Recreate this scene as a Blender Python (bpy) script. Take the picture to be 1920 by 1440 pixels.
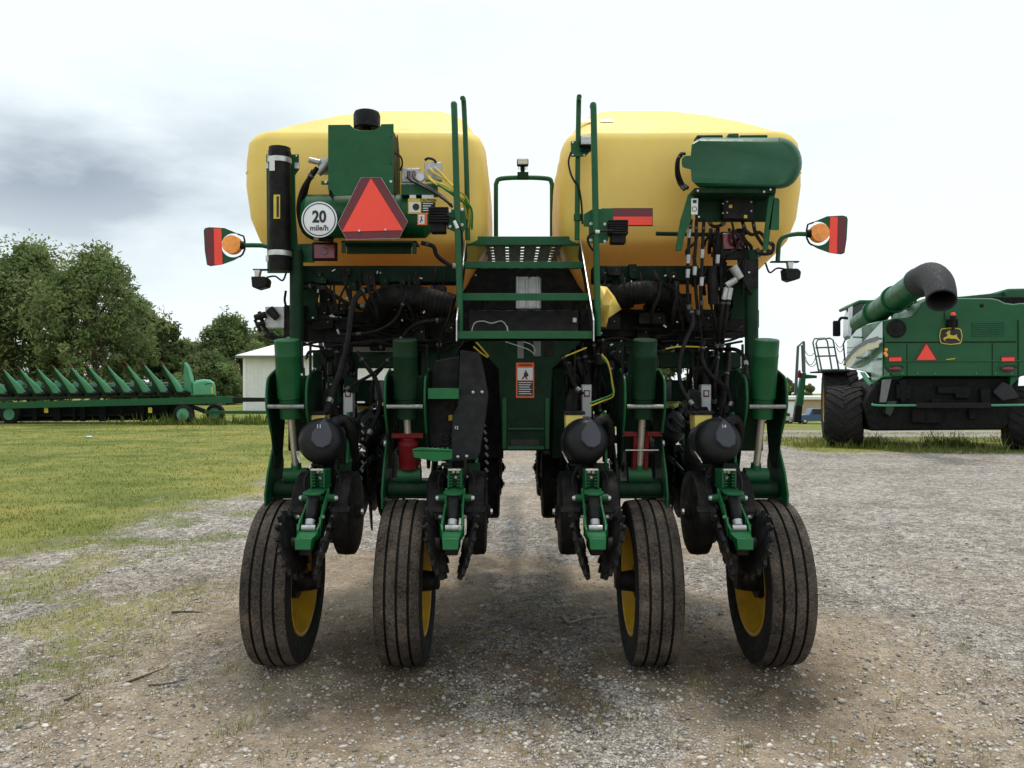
import bpy, math, random
import numpy as np
from mathutils import Vector, Matrix
R = math.radians
for o in list(bpy.data.objects): bpy.data.objects.remove(o)
scn = bpy.context.scene
# ------------------------------------------------------------------ camera
CAMY, CAMZ, FPX = -4.7, 1.667, 1493.0
cam_d = bpy.data.cameras.new('camera'); cam_d.lens = 28.0; cam_d.sensor_width = 36.0
cam_d.clip_start = 0.05; cam_d.clip_end = 3000
cam = bpy.data.objects.new('camera', cam_d); scn.collection.objects.link(cam)
cam.location = (0, CAMY, CAMZ); cam.rotation_euler = (R(90), 0, 0)
scn.camera = cam
# ------------------------------------------------------------------ sky + sun
SUN_EL, SUN_AZ = R(75), R(10)
wld = bpy.data.worlds.new('World'); scn.world = wld; wld.use_nodes = True
nt = wld.node_tree; N = nt.nodes; L = nt.links; N.clear()
out = N.new('ShaderNodeOutputWorld'); bg = N.new('ShaderNodeBackground'); bg.inputs[1].default_value = 0.1
sky = N.new('ShaderNodeTexSky'); sky.sky_type = 'NISHITA'; sky.sun_disc = False
sky.sun_elevation = SUN_EL; sky.sun_rotation = SUN_AZ
tc = N.new('ShaderNodeTexCoord')
mp = N.new('ShaderNodeMapping'); mp.inputs['Scale'].default_value = (1.0, 1.0, 2.6); mp.inputs['Location'].default_value = (0.35, 0.1, 0.4)
n1 = N.new('ShaderNodeTexNoise'); n1.inputs['Scale'].default_value = 3.1; n1.inputs['Detail'].default_value = 7; n1.inputs['Roughness'].default_value = .52
L.new(tc.outputs['Generated'], mp.inputs[0]); L.new(mp.outputs[0], n1.inputs['Vector'])
# bank of heavier cloud low over the trees on the left
dst = N.new('ShaderNodeVectorMath'); dst.operation = 'DISTANCE'
mp2 = N.new('ShaderNodeMapping'); mp2.inputs['Scale'].default_value = (.75, .75, 2.2)
L.new(tc.outputs['Generated'], mp2.inputs[0]); L.new(mp2.outputs[0], dst.inputs[0]); dst.inputs[1].default_value = (-.365, .63, .50)
mr = N.new('ShaderNodeMapRange'); mr.inputs[1].default_value = .02; mr.inputs[2].default_value = .34; mr.inputs[3].default_value = 1.0; mr.inputs[4].default_value = 0.0
L.new(dst.outputs['Value'], mr.inputs[0])
def wmath(op, a, b):
    m = N.new('ShaderNodeMath'); m.operation = op
    for i, s in enumerate((a, b)):
        if isinstance(s, (int, float)): m.inputs[i].default_value = s
        else: L.new(s, m.inputs[i])
    return m.outputs[0]
crn = N.new('ShaderNodeValToRGB'); crn.color_ramp.elements[0].position = .38; crn.color_ramp.elements[1].position = .62
L.new(n1.outputs[0], crn.inputs[0])
bank = wmath('MULTIPLY', mr.outputs[0], crn.outputs[0])
crs = N.new('ShaderNodeValToRGB'); crs.color_ramp.elements[0].position = .52; crs.color_ramp.elements[1].position = .8
L.new(n1.outputs[0], crs.inputs[0])
soft = wmath('MULTIPLY', crs.outputs[0], .2)
dark = wmath('MAXIMUM', bank, soft)
mixc = N.new('ShaderNodeMixRGB'); mixc.inputs[1].default_value = (10.7, 11.7, 11.9, 1); mixc.inputs[2].default_value = (3.9, 4.5, 5.3, 1)
L.new(dark, mixc.inputs[0])
mixs = N.new('ShaderNodeMixRGB'); mixs.inputs[0].default_value = .12
L.new(mixc.outputs[0], mixs.inputs[1]); L.new(sky.outputs[0], mixs.inputs[2])
L.new(mixs.outputs[0], bg.inputs[0]); L.new(bg.outputs[0], out.inputs[0])
sd = bpy.data.lights.new('sun', 'SUN'); sd.energy = 2.4; sd.angle = R(11); sd.color = (1.0, .95, .87)
sun = bpy.data.objects.new('sun', sd); scn.collection.objects.link(sun)
sv = Vector((math.sin(SUN_AZ)*math.cos(SUN_EL), math.cos(SUN_AZ)*math.cos(SUN_EL), math.sin(SUN_EL)))
sun.rotation_euler = sv.to_track_quat('Z', 'Y').to_euler()
scn.view_settings.view_transform = 'Standard'; scn.view_settings.look = 'None'
scn.view_settings.exposure = 0.0; scn.view_settings.gamma = 1.0; scn.view_settings.use_curve_mapping = False
scn.render.engine = 'CYCLES'
scn.cycles.max_bounces = 6; scn.cycles.diffuse_bounces = 3; scn.cycles.glossy_bounces = 3; scn.cycles.transparent_max_bounces = 8
try: scn.cycles.use_denoising = True
except Exception: pass
# ------------------------------------------------------------------ helpers
COL = scn.collection
def W(px, py, Y):
    """world point for a spot measured in the photograph, at its own depth Y"""
    d = Y - CAMY
    return Vector(((px-960)*d/FPX, Y, CAMZ-(py-720)*d/FPX))
def catmull(pts, k=6):
    P = [Vector(p) for p in pts]
    if len(P) < 3: return P
    Q = [P[0]*2-P[1]] + P + [P[-1]*2-P[-2]]; out = []
    for i in range(1, len(Q)-2):
        for j in range(k):
            t = j/k; a, b, c, d = Q[i-1], Q[i], Q[i+1], Q[i+2]
            out.append(.5*((2*b)+(c-a)*t+(2*a-5*b+4*c-d)*t*t+(3*b-a-3*c+d)*t**3))
    out.append(P[-1]); return out
def frame(ax):
    ax = Vector(ax).normalized(); u = Vector((0,0,1)) if abs(ax.z) < .9 else Vector((1,0,0))
    a = ax.cross(u).normalized(); return ax, a, ax.cross(a).normalized()
class MB:
    def __init__(s): s.v = []; s.f = []; s.m = []
    def add(s, vs, fs, mi=0):
        b = len(s.v); s.v += [tuple(v) for v in vs]
        for f in fs: s.f.append(tuple(b+i for i in f)); s.m.append(mi)
        return s
    def box(s, c, sz, rot=None, mi=0):
        c = Vector(c); hx, hy, hz = [q/2 for q in sz]; vs = []
        for x in (-hx,hx):
            for y in (-hy,hy):
                for z in (-hz,hz):
                    p = Vector((x,y,z)); p = rot @ p if rot else p; vs.append(c+p)
        return s.add(vs, [(0,1,3,2),(4,6,7,5),(0,4,5,1),(2,3,7,6),(0,2,6,4),(1,5,7,3)], mi)
    def bb(s, x0, x1, y0, y1, z0, z1, mi=0):
        return s.box(((x0+x1)/2,(y0+y1)/2,(z0+z1)/2), (abs(x1-x0),abs(y1-y0),abs(z1-z0)), None, mi)
    def cyl(s, p0, p1, r0, r1=None, n=16, cap=True, mi=0):
        r1 = r0 if r1 is None else r1; p0, p1 = Vector(p0), Vector(p1); ax, a, b = frame(p1-p0); vs = []
        for p, r in ((p0,r0),(p1,r1)):
            for i in range(n):
                t = 2*math.pi*i/n; vs.append(p+a*(r*math.cos(t))+b*(r*math.sin(t)))
        fs = [(i,(i+1)%n,n+(i+1)%n,n+i) for i in range(n)]
        if cap: fs += [tuple(range(n))[::-1], tuple(range(n,2*n))]
        return s.add(vs, fs, mi)
    def tube(s, pts, r, n=8, k=5, mi=0, cap=True, smooth=True):
        P = catmull(pts, k) if smooth else [Vector(p) for p in pts]
        rs = r if isinstance(r, (list,tuple)) else None
        vs = []; prev = None; m = len(P)
        for i, p in enumerate(P):
            t = (P[min(i+1,m-1)]-P[max(i-1,0)])
            if t.length < 1e-9: t = Vector((0,0,1))
            t.normalize()
            if prev is None: _, a, b = frame(t)
            else:
                a = prev-t*prev.dot(t)
                if a.length < 1e-6: _, a, b = frame(t)
                a.normalize(); b = t.cross(a)
            prev = a
            rr = r if rs is None else rs[0]+(rs[1]-rs[0])*i/max(1,m-1)
            for j in range(n):
                w = 2*math.pi*j/n; vs.append(p+a*(rr*math.cos(w))+b*(rr*math.sin(w)))
        fs = [(i*n+j, i*n+(j+1)%n, (i+1)*n+(j+1)%n, (i+1)*n+j) for i in range(m-1) for j in range(n)]
        if cap: fs += [tuple(range(n))[::-1], tuple(range((m-1)*n, m*n))]
        return s.add(vs, fs, mi)
    def lathe(s, o, ax, prof, n=24, mis=None, mi=0, closed=False):
        o = Vector(o); ax, a, b = frame(ax); vs = []; m = len(prof)
        for t, r in prof:
            for j in range(n):
                w = 2*math.pi*j/n; vs.append(o+ax*t+a*(r*math.cos(w))+b*(r*math.sin(w)))
        b0 = len(s.v); s.v += [tuple(v) for v in vs]
        for i in range(m-1 if not closed else m):
            i2 = (i+1) % m
            for j in range(n):
                s.f.append((b0+i*n+j, b0+i*n+(j+1)%n, b0+i2*n+(j+1)%n, b0+i2*n+j)); s.m.append(mis[i] if mis else mi)
        if not closed:
            if prof[0][1] > 1e-5: s.f.append(tuple(b0+j for j in range(n))[::-1]); s.m.append(mis[0] if mis else mi)
            if prof[-1][1] > 1e-5: s.f.append(tuple(b0+(m-1)*n+j for j in range(n))); s.m.append(mis[-1] if mis else mi)
        return s
    def prism(s, poly, off, mi=0):
        P = [Vector(p) for p in poly]; n = len(P); off = Vector(off)
        vs = P+[p+off for p in P]
        fs = [tuple(range(n))[::-1], tuple(range(n,2*n))]+[(i,(i+1)%n,n+(i+1)%n,n+i) for i in range(n)]
        return s.add(vs, fs, mi)
    def pp(s, pxs, Y, th, mi=0):
        """plate whose outline was measured in the photo, standing at depth Y, thickness th"""
        return s.prism([W(x,y,Y) for x,y in pxs], (0,th,0), mi)
    def pr(s, x0, y0, x1, y1, Y, th, mi=0):
        return s.pp([(x0,y0),(x1,y0),(x1,y1),(x0,y1)], Y, th, mi)
    def ell(s, c, r, nu=16, nv=10, mi=0):
        c = Vector(c); vs = []; fs = []
        for i in range(nv+1):
            ph = math.pi*i/nv
            for j in range(nu):
                th = 2*math.pi*j/nu
                vs.append(c+Vector((r[0]*math.sin(ph)*math.cos(th), r[1]*math.sin(ph)*math.sin(th), r[2]*math.cos(ph))))
        for i in range(nv):
            for j in range(nu): fs.append((i*nu+j, i*nu+(j+1)%nu, (i+1)*nu+(j+1)%nu, (i+1)*nu+j))
        return s.add(vs, fs, mi)
    def bolt(s, p, r=.011, ax=(0,-1,0), h=.008, mi=0):
        p = Vector(p); a = Vector(ax).normalized()
        return s.cyl(p-a*.002, p+a*h, r, r*.8, 6, True, mi)
    def mesh(s, name, mats, ang=35):
        me = bpy.data.meshes.new(name); me.from_pydata(s.v, [], s.f)
        if not isinstance(mats, (list,tuple)): mats = [mats]
        for m in mats: me.materials.append(m)
        if len(mats) > 1: me.polygons.foreach_set('material_index', s.m)
        me.validate(); me.shade_smooth(); me.set_sharp_from_angle(angle=R(ang)); me.update()
        return me
    def build(s, name, mats, parent=None, bevel=0, ang=35):
        o = bpy.data.objects.new(name, s.mesh(name, mats, ang)); COL.objects.link(o)
        if bevel:
            b = o.modifiers.new('bevel', 'BEVEL'); b.width = bevel; b.segments = 2; b.limit_method = 'ANGLE'; b.angle_limit = R(40); b.harden_normals = False
        if parent is not None: put(o, parent)
        return o
ORIG = {}
def put(o, parent):
    o.parent = parent
    if parent.name in ORIG: o.matrix_parent_inverse = Matrix.Translation(ORIG[parent.name]).inverted()
def thing(name, loc, label, cat, group=None):
    e = bpy.data.objects.new(name, None); COL.objects.link(e); e.location = loc; e.empty_display_size = .3
    ORIG[e.name] = Vector(loc); tag(e, label, cat, group); return e
def tag(o, label, cat, group=None, kind=None):
    if label: o['label'] = label
    if cat: o['category'] = cat
    if group: o['group'] = group
    if kind: o['kind'] = kind
    return o
def copy_part(o, parent, dx):
    c = o.copy(); COL.objects.link(c); c.parent = parent; c.matrix_parent_inverse = o.matrix_parent_inverse.copy(); c.location = o.location+Vector(dx)
    for ch in list(o.children):
        g = ch.copy(); COL.objects.link(g); g.parent = c; g.matrix_parent_inverse = ch.matrix_parent_inverse.copy()
    return c
def text_mesh(body, size, origin, mat, name, parent, bold=0.0, xs=1.0, ry=0, th=.001, align='CENTER'):
    cu = bpy.data.curves.new('t', 'FONT'); cu.body = body; cu.size = size; cu.align_x = align; cu.align_y = 'CENTER'; cu.offset = bold; cu.extrude = th; cu.resolution_u = 4
    t = bpy.data.objects.new('t', cu); COL.objects.link(t)
    bpy.context.view_layer.update()
    me = bpy.data.meshes.new_from_object(t); bpy.data.objects.remove(t)
    M = Matrix.Translation(origin) @ Matrix.Rotation(ry, 4, 'Y') @ Matrix.Rotation(R(90), 4, 'X') @ Matrix.Diagonal((xs,1,1,1))
    me.transform(M); me.materials.clear(); me.materials.append(mat); me.name = name
    o = bpy.data.objects.new(name, me); COL.objects.link(o); put(o, parent); return o
# ------------------------------------------------------------------ materials
def mk(name, col, rough=.5, metal=0., var=.12, scale=9, bump=0., bscale=150, coat=0., dirt=0., dirtcol=(.24,.19,.14), spec=.5, sss=0., rvar=.15):
    m = bpy.data.materials.new(name); m.use_nodes = True
    t = m.node_tree; n = t.nodes; l = t.links; b = n['Principled BSDF']
    b.inputs['Roughness'].default_value = rough; b.inputs['Metallic'].default_value = metal
    b.inputs['Specular IOR Level'].default_value = spec; b.inputs['Coat Weight'].default_value = coat; b.inputs['Coat Roughness'].default_value = .15
    if sss: b.inputs['Subsurface Weight'].default_value = sss; b.inputs['Subsurface Radius'].default_value = (.22,.07,.012)
    g = n.new('ShaderNodeNewGeometry'); no = n.new('ShaderNodeTexNoise'); no.inputs['Scale'].default_value = scale; no.inputs['Detail'].default_value = 5
    l.new(g.outputs['Position'], no.inputs['Vector'])
    mr = n.new('ShaderNodeMapRange'); mr.inputs[1].default_value = .3; mr.inputs[2].default_value = .7; mr.inputs[3].default_value = 1-var; mr.inputs[4].default_value = 1+var
    l.new(no.outputs[0], mr.inputs[0])
    mx = n.new('ShaderNodeMixRGB'); mx.blend_type = 'MULTIPLY'; mx.inputs[0].default_value = 1; mx.inputs[1].default_value = (*col,1); l.new(mr.outputs[0], mx.inputs[2])
    src = mx.outputs[0]
    if rvar:
        rr = n.new('ShaderNodeMapRange'); rr.inputs[1].default_value = .3; rr.inputs[2].default_value = .7; rr.inputs[3].default_value = max(.03,rough-rvar*rough); rr.inputs[4].default_value = min(1,rough+rvar)
        n3 = n.new('ShaderNodeTexNoise'); n3.inputs['Scale'].default_value = scale*3.1; n3.inputs['Detail'].default_value = 4; l.new(g.outputs['Position'], n3.inputs['Vector'])
        l.new(n3.outputs[0], rr.inputs[0]); l.new(rr.outputs[0], b.inputs['Roughness'])
    if dirt:
        n2 = n.new('ShaderNodeTexNoise'); n2.inputs['Scale'].default_value = scale*1.7; n2.inputs['Detail'].default_value = 8; n2.inputs['Roughness'].default_value = .65
        l.new(g.outputs['Position'], n2.inputs['Vector'])
        dr = n.new('ShaderNodeMapRange'); dr.inputs[1].default_value = .42; dr.inputs[2].default_value = .72; dr.inputs[3].default_value = 0; dr.inputs[4].default_value = dirt
        l.new(n2.outputs[0], dr.inputs[0])
        m2 = n.new('ShaderNodeMixRGB'); m2.inputs[2].default_value = (*dirtcol,1); l.new(dr.outputs[0], m2.inputs[0]); l.new(src, m2.inputs[1]); src = m2.outputs[0]
    l.new(src, b.inputs['Base Color'])
    if bump:
        nb = n.new('ShaderNodeTexNoise'); nb.inputs['Scale'].default_value = bscale; nb.inputs['Detail'].default_value = 4; l.new(g.outputs['Position'], nb.inputs['Vector'])
        bp = n.new('ShaderNodeBump'); bp.inputs['Strength'].default_value = bump; bp.inputs['Distance'].default_value = .01; l.new(nb.outputs[0], bp.inputs['Height']); l.new(bp.outputs[0], b.inputs['Normal'])
    return m
M = {}
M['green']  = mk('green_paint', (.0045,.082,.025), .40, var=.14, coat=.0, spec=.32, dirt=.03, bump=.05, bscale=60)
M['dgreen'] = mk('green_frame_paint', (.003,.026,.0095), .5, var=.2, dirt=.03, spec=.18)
M['lgreen'] = mk('fresh_green_casting', (.005,.128,.036), .4, var=.15, spec=.35, dirt=.04)
M['yellow'] = mk('yellow_polyethylene', (.95,.765,.19), .42, var=.05, scale=3, bump=.04, bscale=25, dirt=.14, dirtcol=(.55,.36,.10))
def translucent(m, f, col):
    t = m.node_tree; n = t.nodes; l = t.links; o = n['Material Output']; tr = n.new('ShaderNodeBsdfTranslucent'); tr.inputs[0].default_value = (*col,1)
    mx = n.new('ShaderNodeMixShader'); mx.inputs[0].default_value = f; l.new(n['Principled BSDF'].outputs[0], mx.inputs[1]); l.new(tr.outputs[0], mx.inputs[2]); l.new(mx.outputs[0], o.inputs[0])
translucent(M['yellow'], .20, (1.0,.36,.03))
M['ypaint'] = mk('yellow_paint', (.58,.34,.014), .42, var=.15, dirt=.35, spec=.3)  # extra dirt and a deep base put the rims' shade into the colour
M['ferrule'] = mk('tarnished_ferrule', (.10,.10,.098), .5, metal=.5, var=.3)
M['pin'] = mk('dull_plated_pin', (.26,.27,.26), .42, metal=.7, var=.3, scale=60)
M['black']  = mk('black_plastic', (.005,.005,.006), .5, spec=.2, var=.25, bump=.05, bscale=200, dirt=.06)
M['rubber'] = mk('black_rubber', (.0045,.0045,.005), .6, spec=.15, var=.25, dirt=.08)
M['dome']   = mk('moulded_black_plastic', (.007,.0075,.009), .42, spec=.3, var=.1, bump=.06, bscale=500)
M['blued']  = mk('dark_grey_plastic_panel', (.010,.011,.014), .55, spec=.25, var=.12, bump=.04, bscale=300, dirt=.08)
M['steel']  = mk('dark_steel', (.006,.006,.0065), .55, spec=.18, metal=.0, var=.3, dirt=.1)
M['zinc']   = mk('zinc_plate', (.55,.55,.54), .34, metal=.75, var=.15, scale=40)
M['chrome'] = mk('chromed_rod', (.62,.57,.50), .28, metal=.6, var=.08, dirt=.3)
M['alu']    = mk('cast_aluminium', (.42,.42,.42), .42, metal=.6, var=.15, scale=30)
M['white']  = mk('white_sign_face', (.78,.80,.83), .35, var=.03)
M['wlabel'] = mk('white_label', (.72,.72,.72), .5, var=.05)
M['ink']    = mk('black_print', (.012,.012,.014), .5, var=.05)
M['smv']    = mk('fluorescent_orange', (1.0,.075,.045), .55, var=.02, rvar=0)
M['dred']   = mk('dark_red_reflector', (.14,.008,.016), .3, var=.12, scale=60)
M['orange'] = mk('orange_label', (.75,.13,.03), .5, var=.05)
M['red']    = mk('red_painted_lock', (.13,.003,.006), .55, var=.2, spec=.2, dirt=.08)
M['redlens']= mk('red_lens', (.16,.006,.016), .18, var=.15, coat=.5)
M['cable_y']= mk('yellow_cable', (.62,.47,.04), .5)
M['cable_g']= mk('green_cable', (.02,.22,.05), .45)
M['tube_w'] = mk('pale_wire', (.5,.5,.48), .5)
M['gtank']  = mk('green_moulded_tank', (.0035,.070,.024), .38, var=.1, bump=.12, bscale=220, spec=.4)
M['cover']  = mk('skylit_moulded_cover', (.042,.044,.055), .5, spec=.35, var=.08, bump=.05, bscale=500)  # lighter than the dome: skylight on the tilted flat put into the colour
M['lens']   = mk('work_light_lens', (.60,.62,.62), .2, var=.1, scale=200)
def amber():
    m = mk('amber_lens', (1.0,.34,.02), .16, var=.18, scale=40, coat=.6)
    b = m.node_tree.nodes['Principled BSDF']; b.inputs['Transmission Weight'].default_value = .0; return m
M['amber'] = amber()
def tyre_mat(name, amt, tone=(.165,.128,.098)):
    m = mk(name, (.014,.013,.013), .85, var=.25, scale=6, dirt=0, bump=.9, bscale=75, spec=.25)
    t = m.node_tree; n = t.nodes; l = t.links; b = n['Principled BSDF']; g = n.new('ShaderNodeNewGeometry')
    src = b.inputs['Base Color'].links[0].from_socket
    a = n.new('ShaderNodeTexNoise'); a.inputs['Scale'].default_value = 7; a.inputs['Detail'].default_value = 9; a.inputs['Roughness'].default_value = .68
    c = n.new('ShaderNodeTexNoise'); c.inputs['Scale'].default_value = 85; c.inputs['Detail'].default_value = 6; c.inputs['Roughness'].default_value = .7
    for q in (a,c): l.new(g.outputs['Position'], q.inputs['Vector'])
    ad = n.new('ShaderNodeMath'); ad.operation = 'ADD'; l.new(a.outputs[0], ad.inputs[0])
    cm = n.new('ShaderNodeMath'); cm.operation = 'MULTIPLY_ADD'; l.new(c.outputs[0], cm.inputs[0]); cm.inputs[1].default_value = 1.3; cm.inputs[2].default_value = -.65; l.new(cm.outputs[0], ad.inputs[1])
    r = n.new('ShaderNodeMapRange'); r.inputs[1].default_value = .62-amt*.42; r.inputs[2].default_value = 1.0-amt*.30; l.new(ad.outputs[0], r.inputs[0])
    e = n.new('ShaderNodeTexNoise'); e.inputs['Scale'].default_value = 2.6; e.inputs['Detail'].default_value = 3; l.new(g.outputs['Position'], e.inputs['Vector'])
    er = n.new('ShaderNodeMapRange'); er.inputs[1].default_value = .38; er.inputs[2].default_value = .6; er.inputs[3].default_value = .45; l.new(e.outputs[0], er.inputs[0])
    em = n.new('ShaderNodeMath'); em.operation = 'MULTIPLY'; l.new(r.outputs[0], em.inputs[0]); l.new(er.outputs[0], em.inputs[1])
    mx = n.new('ShaderNodeMixRGB'); mx.inputs[2].default_value = (*tone,1); l.new(em.outputs[0], mx.inputs[0]); l.new(src, mx.inputs[1]); l.new(mx.outputs[0], b.inputs['Base Color'])
    return m
M['tread'] = tyre_mat('muddy_tread_rubber', .9)
M['treadg'] = tyre_mat('worn_lug_rubber', .25, (.05,.045,.042))
M['groove'] = tyre_mat('mud_filled_groove', .42, (.06,.046,.036))
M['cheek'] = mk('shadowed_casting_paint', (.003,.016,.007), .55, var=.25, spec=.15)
M['side'] = tyre_mat('sidewall_rubber', .12, (.05,.042,.035))
# ------------------------------------------------------------------ ground
rng = np.random.default_rng(7)
def vnoise(x, y, seed):
    xi = np.floor(x).astype(np.int64); yi = np.floor(y).astype(np.int64); xf = x-xi; yf = y-yi
    def h(a, b):
        n = (a*374761393+b*668265263+seed*1274126177) & 0x7fffffff
        n = ((n ^ (n >> 13))*1274126177) & 0x7fffffff
        return ((n ^ (n >> 16)) & 0xffff)/65535.0
    u = xf*xf*(3-2*xf); v = yf*yf*(3-2*yf)
    return (h(xi,yi)*(1-u)+h(xi+1,yi)*u)*(1-v)+(h(xi,yi+1)*(1-u)+h(xi+1,yi+1)*u)*v
def fbm(x, y, seed, o=4):
    s = 0; a = .5; t = 0
    for i in range(o): s = s+a*vnoise(x*2**i, y*2**i, seed+i*17); t += a; a *= .5
    return s/t
def sst(a, b, x): t = np.clip((x-a)/(b-a), 0, 1); return t*t*(3-2*t)
def lawn_mask(x, y):
    d = y-CAMY
    n = fbm(x*.55, y*.55, 3)-.5; n2 = fbm(x*2.1, y*2.1, 9)-.5
    e = -x-3.4+n*3.6+n2*2.2-np.clip((10-d)*.34, 0, 2.4)
    left = sst(-1.1, 2.6, e)
    far = sst(0, 3, y-23+n*5)*sst(5, 8, x+n*4)*(1-sst(0, 3, y-29+n*4))*.5
    comb = sst(0, 1.6, y-14.0+n*3)*(1-sst(0, 2, y-20))*sst(6.6, 8, x+n*1.5)*.85
    back = sst(33, 40, y+n*6)*.8
    spr = .56*sst(.46, .64, fbm(x*1.25, y*1.25, 91))*sst(-1.5, -3.0, x)*sst(14, 9, y)
    return np.clip(np.maximum.reduce([left, spr, far, comb, back]), 0, 1)
def core_shade_mask(x, y):  # dark soil under the planter, also deepening its shadow in the colour
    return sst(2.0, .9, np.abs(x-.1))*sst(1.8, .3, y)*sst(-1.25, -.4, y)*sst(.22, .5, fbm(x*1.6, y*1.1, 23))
def dirt_mask(x, y):
    n = fbm(x*.8+4, y*.5, 21)
    tracks = np.exp(-((np.abs(x-.08)-1.05)/.55)**2)
    front = sst(-.3, -1.8, y)
    a = sst(.36, .62, n+.16*tracks+.22*front*sst(3.6,1.6,np.abs(x-.4)))
    core = .75*sst(2.6, 1.2, np.abs(x-.2))*sst(1.6, -.2, y)*sst(.30, .55, fbm(x*1.6, y*1.1, 23))
    return np.clip(np.maximum(a*(1-.62*sst(1.2, 3.0, np.abs(x-.1)))*(1-.5*sst(1, 6, y)), core), 0, 1)
def height(x, y):
    d = np.hypot(x, y-CAMY)
    fade = 1-sst(9, 16, d)
    z = (fbm(x*1.4, y*1.4, 31)-.5)*.06+(fbm(x*6, y*6, 41)-.5)*.034+(fbm(x*20, y*20, 51, 3)-.5)*.020
    # lug marks pressed into the yard in the right foreground
    for (cx, ang, w) in ((2.1, -.55, .33), (3.1, -.62, .33)):
        u = (x-cx)*math.cos(ang)-(y+1.2)*math.sin(ang); v = (x-cx)*math.sin(ang)+(y+1.2)*math.cos(ang)
        band = np.exp(-(u/w)**4)*sst(-3.2, -2.2, v)*(1-sst(1.2, 2.4, v))
        z = z-band*.032*(.5+.5*np.sin((v+np.abs(u)*.55)*2*np.pi/.17))
    # wheels stand in shallow ruts
    for tx in (-1.36, -.63, .815, 1.54):
        z = z*(1-.9*np.exp(-((x-tx)/.22)**2-((y-.1)/.4)**2))
    return z*fade-np.clip(.045*(y-20),0,3.4)*sst(-9,5,x)
n = 560
t = np.linspace(-1, 1, n)
gx = np.sinh(t*6.6)/np.sinh(6.6)*420; gy = np.sinh(t*6.6)/np.sinh(6.6)*420-1.6
X, Y = np.meshgrid(gx, gy); Z = height(X, Y)
co = np.stack([X, Y, Z], -1).reshape(-1, 3).astype(np.float32)
ii = np.arange(n*n).reshape(n, n)
q = np.stack([ii[:-1,:-1], ii[:-1,1:], ii[1:,1:], ii[1:,:-1]], -1).reshape(-1, 4)
def mesh_np(name, co, faces, mat, k, smooth=True, attrs=None, colors=None):
    me = bpy.data.meshes.new(name); nf = len(faces)
    me.vertices.add(len(co)); me.vertices.foreach_set('co', np.ascontiguousarray(co, dtype=np.float32).ravel())
    me.loops.add(nf*k); me.loops.foreach_set('vertex_index', np.ascontiguousarray(faces, dtype=np.int32).ravel())
    me.polygons.add(nf); me.polygons.foreach_set('loop_start', np.arange(0, nf*k, k, dtype=np.int32))
    try: me.polygons.foreach_set('loop_total', np.full(nf, k, dtype=np.int32))
    except Exception: pass
    me.update(calc_edges=True)
    if smooth: me.shade_smooth()
    for nm, arr in (attrs or {}).items():
        a = me.attributes.new(nm, 'FLOAT', 'POINT'); a.data.foreach_set('value', arr.astype(np.float32).ravel())
    if colors is not None:
        a = me.attributes.new('tint', 'FLOAT_COLOR', 'POINT'); c = np.ones((len(co), 4), np.float32); c[:,:3] = colors; a.data.foreach_set('color', c.ravel())
    me.materials.append(mat); return me
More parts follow.
